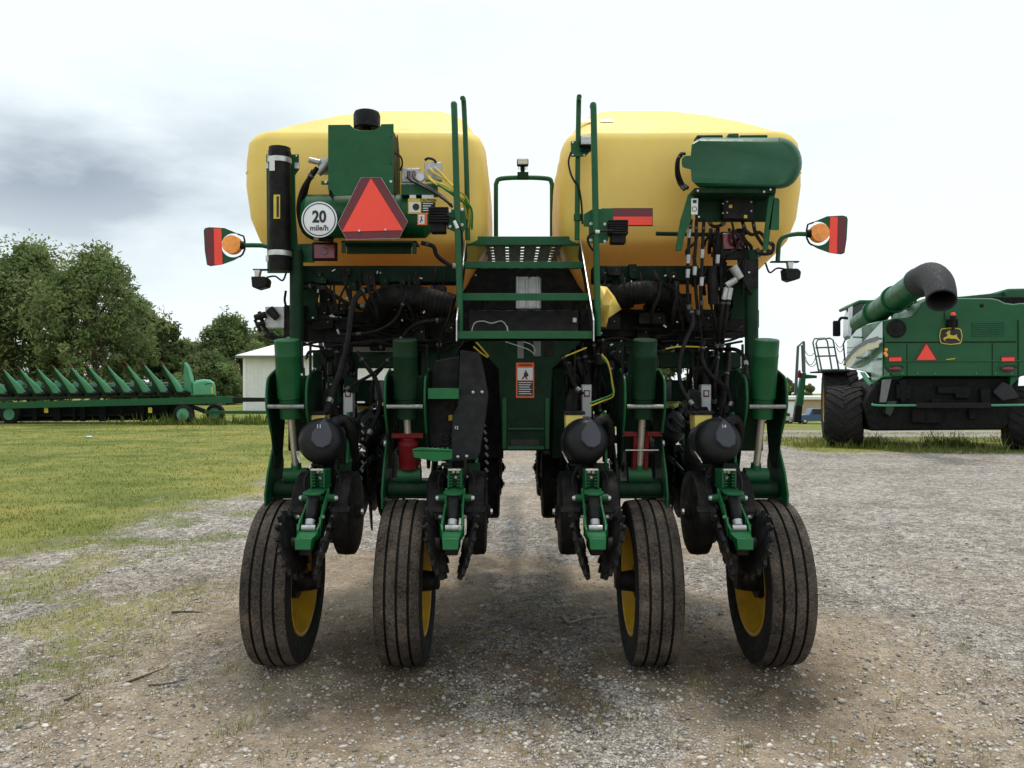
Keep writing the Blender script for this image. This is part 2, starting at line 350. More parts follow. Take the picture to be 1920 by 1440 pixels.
def ground_mat():
    m = bpy.data.materials.new('gravel_dirt_and_lawn'); m.use_nodes = True; t = m.node_tree; n = t.nodes; l = t.links; b = n['Principled BSDF']
    b.inputs['Roughness'].default_value = .95; b.inputs['Specular IOR Level'].default_value = .15
    g = n.new('ShaderNodeNewGeometry'); P = g.outputs['Position']
    def noise(s, d=5, r=.55):
        q = n.new('ShaderNodeTexNoise'); q.inputs['Scale'].default_value = s; q.inputs['Detail'].default_value = d; q.inputs['Roughness'].default_value = r; l.new(P, q.inputs['Vector']); return q.outputs[0]
    def ramp(src, els):
        q = n.new('ShaderNodeValToRGB'); e = q.color_ramp.elements
        while len(e) < len(els): e.new(.5)
        for i, (p, c) in enumerate(els): e[i].position = p; e[i].color = (*c, 1)
        l.new(src, q.inputs[0]); return q.outputs[0]
    def mix(f, a, bb, bl='MIX'):
        q = n.new('ShaderNodeMixRGB'); q.blend_type = bl
        for i, s in enumerate((f, a, bb)):
            if isinstance(s, (int, float)): q.inputs[i].default_value = s
            elif isinstance(s, tuple): q.inputs[i].default_value = (*s, 1)
            else: l.new(s, q.inputs[i])
        return q.outputs[0]
    def attr(nm):
        q = n.new('ShaderNodeAttribute'); q.attribute_name = nm; return q.outputs['Fac']
    def vor(s):
        q = n.new('ShaderNodeTexVoronoi'); q.inputs['Scale'].default_value = s; l.new(P, q.inputs['Vector']); return q
    v1 = vor(70); v2 = vor(24); v3 = vor(9)
    sep = n.new('ShaderNodeSeparateColor'); l.new(v1.outputs['Color'], sep.inputs[0])
    sep2 = n.new('ShaderNodeSeparateColor'); l.new(v2.outputs['Color'], sep2.inputs[0])
    st1 = ramp(sep.outputs[0], [(0,(.15,.136,.124)), (.35,(.37,.342,.315)), (.7,(.55,.52,.488)), (1,(.85,.82,.78))])
    st2 = ramp(sep2.outputs[1], [(0,(.14,.128,.117)), (.5,(.42,.39,.36)), (1,(.82,.79,.75))])
    stones = mix(.5, st1, st2)
    sep3 = n.new('ShaderNodeSeparateColor'); l.new(v3.outputs['Color'], sep3.inputs[0])
    stones = mix(.5, stones, mix(1.0, stones, ramp(sep3.outputs[0], [(.0,(.6,.59,.58)), (.5,(1,1,1)), (1,(1.35,1.34,1.33))]), 'MULTIPLY'))
    stones = mix(noise(.45, 3), stones, mix(1.0, stones, (.80,.78,.76), 'MULTIPLY'))
    soil = ramp(noise(5.5, 9, .7), [(.3,(.22,.160,.102)), (.5,(.36,.277,.187)), (.72,(.53,.43,.31))])
    dmask = n.new('ShaderNodeMath'); dmask.operation = 'ADD'; l.new(attr('dirt'), dmask.inputs[0])
    na = n.new('ShaderNodeMath'); na.operation = 'MULTIPLY_ADD'; l.new(noise(13, 8, .7), na.inputs[0]); na.inputs[1].default_value = 1.5; na.inputs[2].default_value = -.80; l.new(na.outputs[0], dmask.inputs[1])
    dm = ramp(dmask.outputs[0], [(.25,(0,0,0)), (.62,(1,1,1))])
    gap = ramp(v1.outputs['Distance'], [(.25,(1.15,1.15,1.15)), (.62,(.50,.47,.44))])
    stones = mix(.8, stones, mix(1.0, stones, gap, 'MULTIPLY'))
    grit = ramp(noise(70, 5, .85), [(.32,(.42,.40,.37)), (.52,(1.0,1.0,1.0)), (.70,(1.6,1.58,1.55))])
    stones = mix(.6, stones, mix(1.0, stones, grit, 'MULTIPLY'))
    soil = mix(.5, soil, mix(1.0, soil, grit, 'MULTIPLY'))
    base = mix(dm, stones, mix(.28, soil, stones))
    damp = ramp(noise(.9, 4), [(.46,(1,1,1)), (.70,(.76,.73,.70))])
    base = mix(1.0, base, damp, 'MULTIPLY')
    base = mix(attr('core'), base, mix(1.0, base, (.50,.455,.42), 'MULTIPLY'))  # shadow under the planter partly painted into the ground here
    turf = ramp(noise(1.1, 8, .7), [(.28,(.13,.15,.035)), (.5,(.20,.215,.055)), (.72,(.31,.28,.105))])
    turf = mix(.55, turf, mix(1.0, turf, ramp(noise(38, 4, .7), [(.3,(.45,.45,.4)), (.7,(1.5,1.5,1.4))]), 'MULTIPLY'))
    turf = mix(.85, turf, mix(1.0, turf, ramp(noise(.32, 5, .6), [(.38,(.48,.60,.46)), (.5,(.92,.94,.9)), (.62,(1.25,1.08,1.05))]), 'MULTIPLY'))
    lm = n.new('ShaderNodeMath'); lm.operation = 'ADD'; l.new(attr('lawn'), lm.inputs[0])
    lb = n.new('ShaderNodeMath'); lb.operation = 'MULTIPLY_ADD'; l.new(noise(9, 7, .7), lb.inputs[0]); lb.inputs[1].default_value = 1.3; lb.inputs[2].default_value = -.65; l.new(lb.outputs[0], lm.inputs[1])
    lmask = ramp(lm.outputs[0], [(.30,(0,0,0)), (.75,(1,1,1))])
    base = mix(lmask, base, turf)
    l.new(base, b.inputs['Base Color'])
    bp = n.new('ShaderNodeBump'); bp.inputs['Strength'].default_value = .9; bp.inputs['Distance'].default_value = .012
    hh = n.new('ShaderNodeMath'); hh.operation = 'ADD'; l.new(noise(70, 6, .7), hh.inputs[0])
    iv = n.new('ShaderNodeMath'); iv.operation = 'SUBTRACT'; iv.inputs[0].default_value = .8; l.new(v1.outputs['Distance'], iv.inputs[1]); l.new(iv.outputs[0], hh.inputs[1])
    l.new(hh.outputs[0], bp.inputs['Height']); l.new(bp.outputs[0], b.inputs['Normal'])
    return m
gmat = ground_mat()
fx, fy = co[:,0].astype(float), co[:,1].astype(float)
gro = bpy.data.objects.new('ground', mesh_np('ground', co, q, gmat, 4, True, {'lawn': lawn_mask(fx, fy), 'dirt': dirt_mask(fx, fy), 'core': core_shade_mask(fx, fy)}))
COL.objects.link(gro); gro['kind'] = 'structure'; gro['label'] = 'gravel and dirt yard running into a mown lawn on the left'
# ------------------------------------------------------------------ loose stones
def tint_mat(name, rough=.9, trans=0., spec=.2):
    m = bpy.data.materials.new(name); m.use_nodes = True; t = m.node_tree; n = t.nodes; l = t.links; b = n['Principled BSDF']
    a = n.new('ShaderNodeAttribute'); a.attribute_name = 'tint'; l.new(a.outputs['Color'], b.inputs['Base Color']); b.inputs['Roughness'].default_value = rough; b.inputs['Specular IOR Level'].default_value = spec
    if trans:
        o = n['Material Output']; tr = n.new('ShaderNodeBsdfTranslucent'); l.new(a.outputs['Color'], tr.inputs[0]); mx = n.new('ShaderNodeMixShader'); mx.inputs[0].default_value = trans
        l.new(b.outputs[0], mx.inputs[1]); l.new(tr.outputs[0], mx.inputs[2]); l.new(mx.outputs[0], o.inputs[0])
    return m
ph = (1+5**.5)/2
ICO = np.array([(-1,ph,0),(1,ph,0),(-1,-ph,0),(1,-ph,0),(0,-1,ph),(0,1,ph),(0,-1,-ph),(0,1,-ph),(ph,0,-1),(ph,0,1),(-ph,0,-1),(-ph,0,1)])/1.902
ICF = np.array([(0,11,5),(0,5,1),(0,1,7),(0,7,10),(0,10,11),(1,5,9),(5,11,4),(11,10,2),(10,7,6),(7,1,8),(3,9,4),(3,4,2),(3,2,6),(3,6,8),(3,8,9),(4,9,5),(2,4,11),(6,2,10),(8,6,7),(9,8,1)])
def stones(name, px, py, size, seed):
    r = np.random.default_rng(seed); m = len(px)
    a = r.uniform(0, 2*np.pi, m); sc = np.stack([size*r.uniform(.8,1.4,m), size*r.uniform(.6,1.0,m), size*r.uniform(.4,.75,m)], -1)
    v = ICO[None]*(1+r.uniform(-.22,.22,(m,12,1)))*sc[:,None]
    c, s = np.cos(a)[:,None], np.sin(a)[:,None]
    vx = v[...,0]*c-v[...,1]*s+px[:,None]; vy = v[...,0]*s+v[...,1]*c+py[:,None]
    vz = v[...,2]+(height(px, py)+sc[:,2]*.25)[:,None]
    cc = np.stack([vx,vy,vz], -1).reshape(-1, 3); f = (ICF[None]+12*np.arange(m)[:,None,None]).reshape(-1, 3)
    g = np.clip(r.normal(.40,.12,m), .12, .72)*(1-.45*core_shade_mask(px, py)); w = r.uniform(-.03,.09,m)  # stones under the planter take the same painted shade
    tint = np.repeat(np.stack([g*(1+w), g*(.925+w*.3), g*(.845-w*.4)], -1), 12, 0)
    return bpy.data.objects.new(name, mesh_np(name, cc, f, STONEM, 3, False, None, np.clip(tint,0,1)))
STONEM = tint_mat('weathered_limestone', .9)
def screen_pts(m, y0, y1, seed, p=1.0):
    r = np.random.default_rng(seed)
    py = y0+(y1-y0)*r.uniform(0,1,m)**p; px = r.uniform(-60,1980,m); d = CAMZ*FPX/(py-720)
    return (px-960)*d/FPX, d+CAMY, r
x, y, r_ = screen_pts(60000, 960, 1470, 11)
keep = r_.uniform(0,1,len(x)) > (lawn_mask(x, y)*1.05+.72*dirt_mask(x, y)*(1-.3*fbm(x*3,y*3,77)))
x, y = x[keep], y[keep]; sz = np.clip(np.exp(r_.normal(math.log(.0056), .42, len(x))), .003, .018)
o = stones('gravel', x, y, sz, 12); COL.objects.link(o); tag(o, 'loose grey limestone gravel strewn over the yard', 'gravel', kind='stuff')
bx_, by_, rb = screen_pts(420, 1150, 1460, 13)
bs = rb.uniform(.010,.022,420); k2 = lawn_mask(bx_, by_) < .5
o = stones('larger_gravel', bx_[k2], by_[k2], bs[k2], 14); COL.objects.link(o); tag(o, 'larger pale pebbles scattered over the foreground dirt', 'gravel', kind='stuff')
# ------------------------------------------------------------------ grass
def blades(name, px, py, hgt, wid, cols, seed, lean=.5, label=None, cat='grass'):
    r = np.random.default_rng(seed); m = len(px); a = r.uniform(0, 2*np.pi, m); la = r.uniform(0, 2*np.pi, m); lm = r.uniform(.1, 1, m)*lean*hgt
    z0 = height(px, py)-.004; dx, dy = np.cos(a)*wid/2, np.sin(a)*wid/2; lx, ly = np.cos(la)*lm, np.sin(la)*lm
    v = np.stack([np.stack([px-dx, py-dy, z0], -1), np.stack([px+dx, py+dy, z0], -1),
                  np.stack([px+dx*.7+lx*.4, py+dy*.7+ly*.4, z0+hgt*.58], -1), np.stack([px-dx*.7+lx*.4, py-dy*.7+ly*.4, z0+hgt*.58], -1),
                  np.stack([px+lx, py+ly, z0+hgt*r.uniform(.8,1.0,m)], -1)], 1).reshape(-1, 3)
    b = 5*np.arange(m)[:,None]; f = np.concatenate([b+np.array([[0,1,2]]), b+np.array([[0,2,3]]), b+np.array([[3,2,4]])], 0)
    o = bpy.data.objects.new(name, mesh_np(name, v, f, GRASSM, 3, False, None, np.repeat(cols, 5, 0))); COL.objects.link(o)
    tag(o, label, cat, kind='stuff'); return o
GRASSM = tint_mat('grass_blade', .75, .3)
def gcol(r, m, dry):
    g = np.array([.115,.168,.028]); yv = np.array([.33,.265,.10]); t = np.clip(dry+r.normal(0,.2,m), 0, 1)[:,None]
    return (g*(1-t)+yv*t)*r.uniform(.65,1.4,m)[:,None]
x, y, r_ = screen_pts(240000, 790, 1380, 21, 1.25)
lmk = lawn_mask(x, y); d = y-CAMY
tuft = fbm(x*4, y*4, 61); dens = np.clip(lmk*1.15-.10, 0, 1)*np.clip(.25+1.6*(tuft-.3)*(1+.6*(1-lmk)), 0, 1)
dens[(x > 6)&(y > 12)] *= 1.4
k = (r_.uniform(0,1,len(x)) < dens)&(d < 48); x, y, d, lmk = x[k], y[k], d[k], lmk[k]
patch = fbm(x*.35, y*.35, 71)
dry = np.clip(.72-.75*lmk+(patch-.5)*2.4+.12, 0, .95)
blades('lawn_grass', x, y, (.014+.022*r_.uniform(0,1,len(x)))*(.8+.5*lmk)*(1+.010*d), .0032*np.maximum(1, d/4.5), gcol(r_, len(x), dry), 22, .7, 'short mown lawn grass thinning out into the gravel on the left')
# dry scraps of grass between the wheel tracks and in the foreground
cx, cy, r_ = screen_pts(330, 960, 1440, 23)
s = (np.abs(cx-.1) < .95)&(cy > .3)|(cy < .6)&(r_.uniform(0,1,330) < .5)|(cx < -1.6)&(r_.uniform(0,1,330) < .8)
cx, cy = cx[s], cy[s]; m = 16
x = np.repeat(cx, m)+r_.normal(0,.035,len(cx)*m); y = np.repeat(cy, m)+r_.normal(0,.035,len(cx)*m)
hh = np.repeat(r_.uniform(.03,.10,len(cx)), m)*r_.uniform(.5,1.1,len(x))
blades('dry_grass_tufts', x, y, hh, np.full(len(x), .0032), gcol(r_, len(x), np.repeat(r_.uniform(.25,.95,len(cx)), m)), 24, .8, 'thin dry grass tufts sprouting from the gravel')
# tall weeds round the combine
m = 11000; r_ = np.random.default_rng(25); x = r_.uniform(6.6, 17, m); y = r_.uniform(14.2, 18.6, m)
k = (fbm(x*.9, y*.9, 81) > .46+.10*(x < 8.5)+.22*r_.uniform(0,1,m)*(y < 15.6))&(y > 14.6+.5*np.sin(x)); x, y = x[k], y[k]
blades('weeds_by_combine', x, y, np.clip(r_.gamma(1.6,.11,len(x)),.04,.6)*(.25+1.3*fbm(x*1.1,y*1.1,83)**1.5), r_.uniform(.010,.028,len(x)), gcol(r_, len(x), np.clip((8.6-x)*.3+.2,.1,.7))*.9, 26, .9, 'tall green weeds growing round the parked combine', 'weeds')
m = 3500; x = r_.normal(-12.6, 1.5, m); y = r_.normal(28.4, .45, m)
k = fbm(x*1.3, y*1.3, 84) > .42; x, y = x[k], y[k]
blades('weeds_by_trailer', x, y, np.clip(r_.gamma(1.8,.12,len(x)),.05,.6), r_.uniform(.02,.06,len(x)), gcol(r_, len(x), np.full(len(x), .05))*.95, 27, .5, 'tall grass grown up round the header trailer wheel', 'weeds')
# ------------------------------------------------------------------ sticks, litter
M['bark'] = mk('grey_bark', (.10,.075,.055), .9, var=.3, scale=30, bump=.6, bscale=60)
M['drystick'] = mk('dry_stick', (.075,.058,.045), .9, var=.3, scale=60)
M['palestick'] = mk('bleached_stick', (.30,.24,.18), .9, var=.3, scale=60)
def G(px, py, dz=.01):
    d = CAMZ*FPX/(py-720); return Vector(((px-960)*d/FPX, d+CAMY, dz+float(height(np.array([(px-960)*d/FPX]), np.array([d+CAMY]))[0])))
for pts, rr, mt, lb in (
    ([(238,1282),(275,1270),(315,1256)], .006, 'drystick', 'longest dark twig lying on dirt left of the planter tyres'),
    ([(322,1151),(350,1150),(382,1148)], .007, 'drystick', 'dark twig lying in gravel nearest the outer left tyre'),
    ([(278,1290),(320,1282),(352,1272)], .004, 'drystick', 'thin twig beside the longest dark twig'),
    ([(122,1320),(137,1311),(152,1303)], .006, 'drystick', 'short dark twig in lower left foreground'),
    ([(1058,1160),(1068,1172),(1095,1165),(1125,1158),(1160,1152)], .010, 'palestick', 'pale forked stick on dirt beside the inner right tyre')):
    b = MB(); b.tube([G(px,py,rr+.003) for px,py in pts], [rr*1.2, rr*.5], 6, 4)
    tag(b.build('stick', M[mt]), lb, 'stick', 'sticks on the yard')
b = MB(); p = G(167, 821, .03); b.ell(p, (.11,.07,.035), 10, 6)
M['litter'] = mk('pale_blue_plastic', (.45,.58,.66), .4)
tag(b.build('plastic_scrap', M['litter']), 'pale blue plastic scrap lying on the lawn', 'litter')
# ------------------------------------------------------------------ trees
LEAFM = tint_mat('leaf', .6, .4, .2)
def tree(name, px, Y, topy, wpx, label, seed, hue=0., nclump=75, nleaf=190, lsize=.24, low=.12, spiky=.25):
    r = np.random.default_rng(seed); base = W(px, 720, Y); base.z = float(height(np.array([base.x]), np.array([base.y]))[0]); d = Y-CAMY
    H = CAMZ+(720-topy)*d/FPX-base.z; rad = wpx*d/FPX/2
    e = thing(name, base, label, 'tree', 'trees behind the yard')
    tb = MB(); top = base+Vector((r.uniform(-.3,.3), 0, H*.72))
    tb.tube([base, base+Vector((.1,0,H*.25)), base+Vector((-.1,.1,H*.5)), top], [H*.026+.05, .05], 9, 5)
    centers = []; ph_ = r.uniform(0,6)
    for i in range(nclump):
        u = r.uniform(0,1)**.85; hz = low+(1-low)*u
        prof = math.sin(math.pi*min(1, .18+.82*(hz-low)/(1-low)))**.62 if hz < .97 else .2
        a = r.uniform(0, 2*math.pi); lob = .72+.55*math.sin(a*3+ph_)*math.sin(hz*9+ph_*2)*.5+r.uniform(0,.28); rr = rad*prof*lob*r.uniform(.25,1.0)**.5
        centers.append((base.x+rr*math.cos(a), base.y+rr*math.sin(a)*.85, base.z+H*hz*r.uniform(.93,1.0)-H*.04))
    for i in range(14):
        c = Vector(centers[r.integers(len(centers))]); s0 = base+Vector((0,0,H*r.uniform(.18,.55)))
        tb.tube([s0, s0.lerp(c,.5)+Vector((0,0,H*.03)), c], [.05+H*.008, .02], 6, 4)
    tb.build('trunk', M['bark'], e)
    C = np.array(centers); sz = rad*r.uniform(.07,.26,nclump)
    cl = np.repeat(np.arange(nclump), nleaf); m = len(cl)
    off = r.normal(0,1,(m,3)); off /= np.linalg.norm(off,axis=1)[:,None]; off *= (r.uniform(0,1,m)**.45)[:,None]
    sp = r.uniform(.6,1.9,nclump)[cl]; off[:,2] *= .8*sp; off[:,:2] *= (1.15-.25*np.clip(off[:,2],0,2))[:,None]; off[:,2] += spiky*(off[:,2] > 0)*r.uniform(0,1,m)
    P = C[cl]+off*sz[cl][:,None]
    a1 = r.normal(0,1,(m,3)); a1 /= np.linalg.norm(a1,axis=1)[:,None]; a2 = np.cross(a1, r.normal(0,1,(m,3))); a2 /= np.linalg.norm(a2,axis=1)[:,None]
    ls = (lsize*r.uniform(.5,1.3,m))[:,None]
    v = np.stack([P-a1*ls, P-a2*ls*.42, P+a1*ls, P+a2*ls*.42], 1).reshape(-1,3)
    f = np.arange(m*4).reshape(m,4)
    ct = r.uniform(.65,1.45,nclump)[cl]*r.uniform(.9,1.1,m); yl = np.clip(r.normal(.22+hue,.25,nclump),0,1)[cl]
    c0 = np.array([.125,.185,.066])[None]*(1-yl[:,None])+np.array([.27,.28,.12])[None]*yl[:,None]
    v -= np.array(base)
    o = bpy.data.objects.new('crown', mesh_np('crown', v, f, LEAFM, 4, False, None, np.repeat(c0*ct[:,None],4,0))); COL.objects.link(o); o.parent = e
    return e
TREES = [
 (-70, 58, 440, 330, 'tall broad tree at the left edge of the photo', 1, .05),
 (60, 62, 452, 270, 'tall leafy tree behind the left end of the corn header', 2, .05),
 (178, 58, 462, 235, 'tall tree with a gap of sky in its crown above the header snouts', 3, .10),
 (262, 66, 560, 130, 'slender mid-height tree right of the tallest trees', 4, .0),
 (310, 64, 592, 80, 'narrow smaller tree with sky on its right side', 5, -.05),
 (372, 72, 650, 110, 'low round tree in the dip between taller trees', 6, .1),
 (432, 66, 592, 150, 'dark dense tree behind the corner of the white shed', 7, -.15),
 (512, 72, 596, 140, 'dark tree rising behind the white shed roof', 8, -.15),
 (345, 70, 640, 110, 'mid-height tree filling the gap beside the narrow smaller tree', 10, .05),
 (395, 60, 668, 130, 'dark shrubby tree left of the white shed wall', 9, -.2)]
for px, Y, ty, w, lb, s, hu in TREES: tree('tree', px, Y, ty, w, lb, s, hu, nclump=int(110+w*.55), nleaf=125, low=.08, lsize=.19, spiky=.5)
for px, Y, ty, w, lb, s in ((1255, 70, 655, 150, 'tree showing through the gap behind the right half of the planter', 31), (1352, 74, 690, 130, 'low tree seen under the planter beam at right', 32),
    (1478, 120, 708, 50, 'small far tree behind the tan building, nearest the planter', 33), (1518, 126, 718, 40, 'small far tree beside the combine ladder', 34), (1020, 80, 690, 260, 'far trees seen behind the middle of the planter', 35)):
    tree('tree', px, Y, ty, w, lb, s, .15, nclump=46, nleaf=150, low=.1)
# ------------------------------------------------------------------ white shed
M['siding'] = mk('white_metal_siding', (.74,.74,.72), .5, var=.05, scale=2, dirt=.15, dirtcol=(.36,.33,.28))
M['roofm'] = mk('white_metal_roof', (.80,.80,.79), .35, var=.04, scale=2)
M['trimd'] = mk('grey_fascia', (.16,.165,.16), .6)
M['tan'] = mk('tan_siding', (.42,.32,.21), .6, var=.08, scale=2)
M['glass'] = mk('dark_glass', (.02,.024,.027), .08, var=.1)
YS = 45.3
a0 = W(457, 770, YS); a1 = W(800, 770, YS); ez = W(0, 667, YS).z
shed = thing('shed', (a0.x, YS, 0), 'white metal-sided shed with a white roof behind the planter', 'shed')
dep = 9.0
b = MB(); b.bb(a0.x, a1.x, YS, YS+.12, 0, ez); b.build('front_wall', M['siding'], shed)
b = MB(); b.bb(a0.x, a0.x+.12, YS+.122, YS+dep, 0, ez); b.build('side_wall', M['siding'], shed)
b = MB(); b.bb(a1.x-.12, a1.x, YS+.122, YS+dep, 0, ez); b.build('side_wall', M['siding'], shed)
nrib = 46; rib = MB(); rib.bb(-.015,.015,YS-.010,YS-.002,.05,ez-.05); rm = rib.mesh('rib', M['siding'])
for i in range(nrib):
    o = bpy.data.objects.new('siding_rib', rm); COL.objects.link(o); put(o, shed); o.location = (a0.x+.15+i*(a1.x-a0.x-.3)/(nrib-1), 0, 0)
b = MB(); b.bb(a0.x-.03, a0.x+.14, YS-.045, YS-.004, 0, ez); b.build('corner_trim', M['roofm'], shed)
rx0, rx1 = W(441,667,YS-.6).x, a1.x+.5; rz = ez+1.55; ym = YS+dep/2
b = MB()
e0, e1 = Vector((rx0, YS-.6, ez)), Vector((rx1, YS-.6, ez)); r0, r1 = Vector((rx0+3.2, ym, rz)), Vector((rx1-3.2, ym, rz))
k0, k1 = Vector((rx0, YS+dep+.6, ez)), Vector((rx1, YS+dep+.6, ez))
b.add([e0,e1,r1,r0,k0,k1], [(0,1,2,3),(4,0,3),(1,5,2),(5,4,3,2)]); b.build('roof', M['roofm'], shed)
b = MB(); b.bb(rx0, rx1, YS-.62, YS-.601, ez-.16, ez-.005); b.build('fascia', M['trimd'], shed)
# ------------------------------------------------------------------ tan building, parked vehicles far right
YT = 108
t0, t1 = W(1405, 770, YT), W(1640, 770, YT); tz = W(0,749,YT).z; zg = -3.4
tb = thing('farm_building', (t0.x, YT, zg), 'low tan building with a white door far behind the combine ladder', 'building')
b = MB(); b.bb(t0.x, t1.x, YT, YT+8, zg, tz); b.build('wall', M['tan'], tb)
b = MB(); b.bb(t0.x-.4, t1.x+.4, YT-.5, YT+8.5, tz+.005, tz+.42); b.build('roof', M['roofm'], tb)
for px in (1478, 1560):
    c = W(px,770,YT); b = MB(); b.bb(c.x-1.0, c.x+1.0, YT-.06, YT-.004, zg, zg+2.6); dr = b.build('door', M['white'], tb)
    b = MB(); b.prism([(c.x-1.1,YT-.07,zg),(c.x-1.1,YT-.07,zg+2.7),(c.x+1.1,YT-.07,zg+2.7),(c.x+1.1,YT-.07,zg),(c.x+1.003,YT-.07,zg),(c.x+1.003,YT-.07,zg+2.603),(c.x-1.003,YT-.07,zg+2.603),(c.x-1.003,YT-.07,zg)], (0,.06,0)); b.build('door_frame', M['trimd'], dr)
def vehicle(name, label, cat, cx, Y, Ln, Wd, Ht, mat, van, grp):
    e = thing(name, (cx, Y, 0), label, cat, grp); z0 = .38; n0 = len(bpy.data.objects)
    b = MB(); h1 = z0+(Ht-z0)*.5
    b.prism([(cx-Ln/2,Y,z0),(cx+Ln/2,Y,z0),(cx+Ln/2,Y,h1*.95),(cx+Ln*.47,Y,h1),(cx-Ln*.46,Y,h1),(cx-Ln/2,Y,h1*.9)], (0,Wd,0)); b.build('body', mat, e, .03)
    b = MB(); s0, s1 = (-.12,.46) if van else (-.28,.30)
    b.prism([(cx+Ln*(s0-.08),Y+.06,h1+.004),(cx+Ln*(s1+.03),Y+.06,h1+.004),(cx+Ln*s1,Y+.06,Ht),(cx+Ln*s0,Y+.06,Ht)], (0,Wd-.12,0)); c = b.build('cabin', mat, e, .03)
    for w0, w1 in ((s0+.01, (s0+s1)/2-.01), ((s0+s1)/2+.01, s1-.01)):
        b = MB(); b.bb(cx+Ln*w0, cx+Ln*w1, Y+.045, Y+.058, h1+.07, Ht-.09); b.build('window', M['glass'], c)
    for wx in (-.31,.31):
        for yy in (Y-.005, Y+Wd-.22):
            b = MB(); b.lathe((cx+Ln*wx, yy, .34), (0,1,0), [(0,.18),(.01,.33),(.2,.34),(.22,.2)], 18); w = b.build('wheel', M['rubber'], e)
            b = MB(); b.lathe((cx+Ln*wx, yy-.012, .34), (0,1,0), [(0,.02),(.004,.19),(.01,.2)], 14); b.build('rim', M['alu'], w)
    e.location.z = float(height(np.array([cx]), np.array([Y]))[0])
    return e
M['bluep'] = mk('blue_car_paint', (.025,.075,.16), .25, coat=.6, var=.05)
M['silver'] = mk('silver_car_paint', (.45,.46,.47), .3, metal=.5, coat=.5, var=.05)
vehicle('van', 'blue van parked by the tan building beside the combine wheel', 'van', W(1532,720,96).x, 96, 4.9, 1.9, 1.95, M['bluep'], True, 'vehicles parked by the tan building')
vehicle('car', 'silver car parked by the tan building, next to the planter', 'car', W(1462,720,97).x, 97, 4.4, 1.75, 1.42, M['silver'], False, 'vehicles parked by the tan building')
# ================================================================== PLANTER
PC = .078
PL = thing('planter', (PC, 0, 0), 'big green folded row-crop planter with two yellow seed tanks, seen from behind', 'planter')
def part(b, name, mat, bevel=0, parent=None, ang=35): return b.build(name, M[mat] if isinstance(mat, str) else [M[q] for q in mat], parent or PL, bevel, ang)
def hose(pts, r, mat='rubber', name='hose', n=8, parent=None, k=5):
    b = MB(); P_ = catmull([W(*p) for p in pts], k); b.tube(P_, r, n, smooth=False); o = part(b, name, mat, 0, parent)
    if name == 'hose' and r >= .009 and parent is None:
        for t_ in ((.12,.9) if len(P_) > 12 else (.5,)):
            j_ = int(t_*(len(P_)-2)); a_ = (P_[j_+1]-P_[j_]); b = MB(); b.cyl(P_[j_], P_[j_]+a_.normalized()*(.014 if t_ < .5 else .03), r*1.22, None, 8); part(b, 'hose_clamp' if t_ < .5 else 'hose_ferrule', 'ferrule' if t_ < .5 or r < .013 else 'pin', 0, o)
    return o
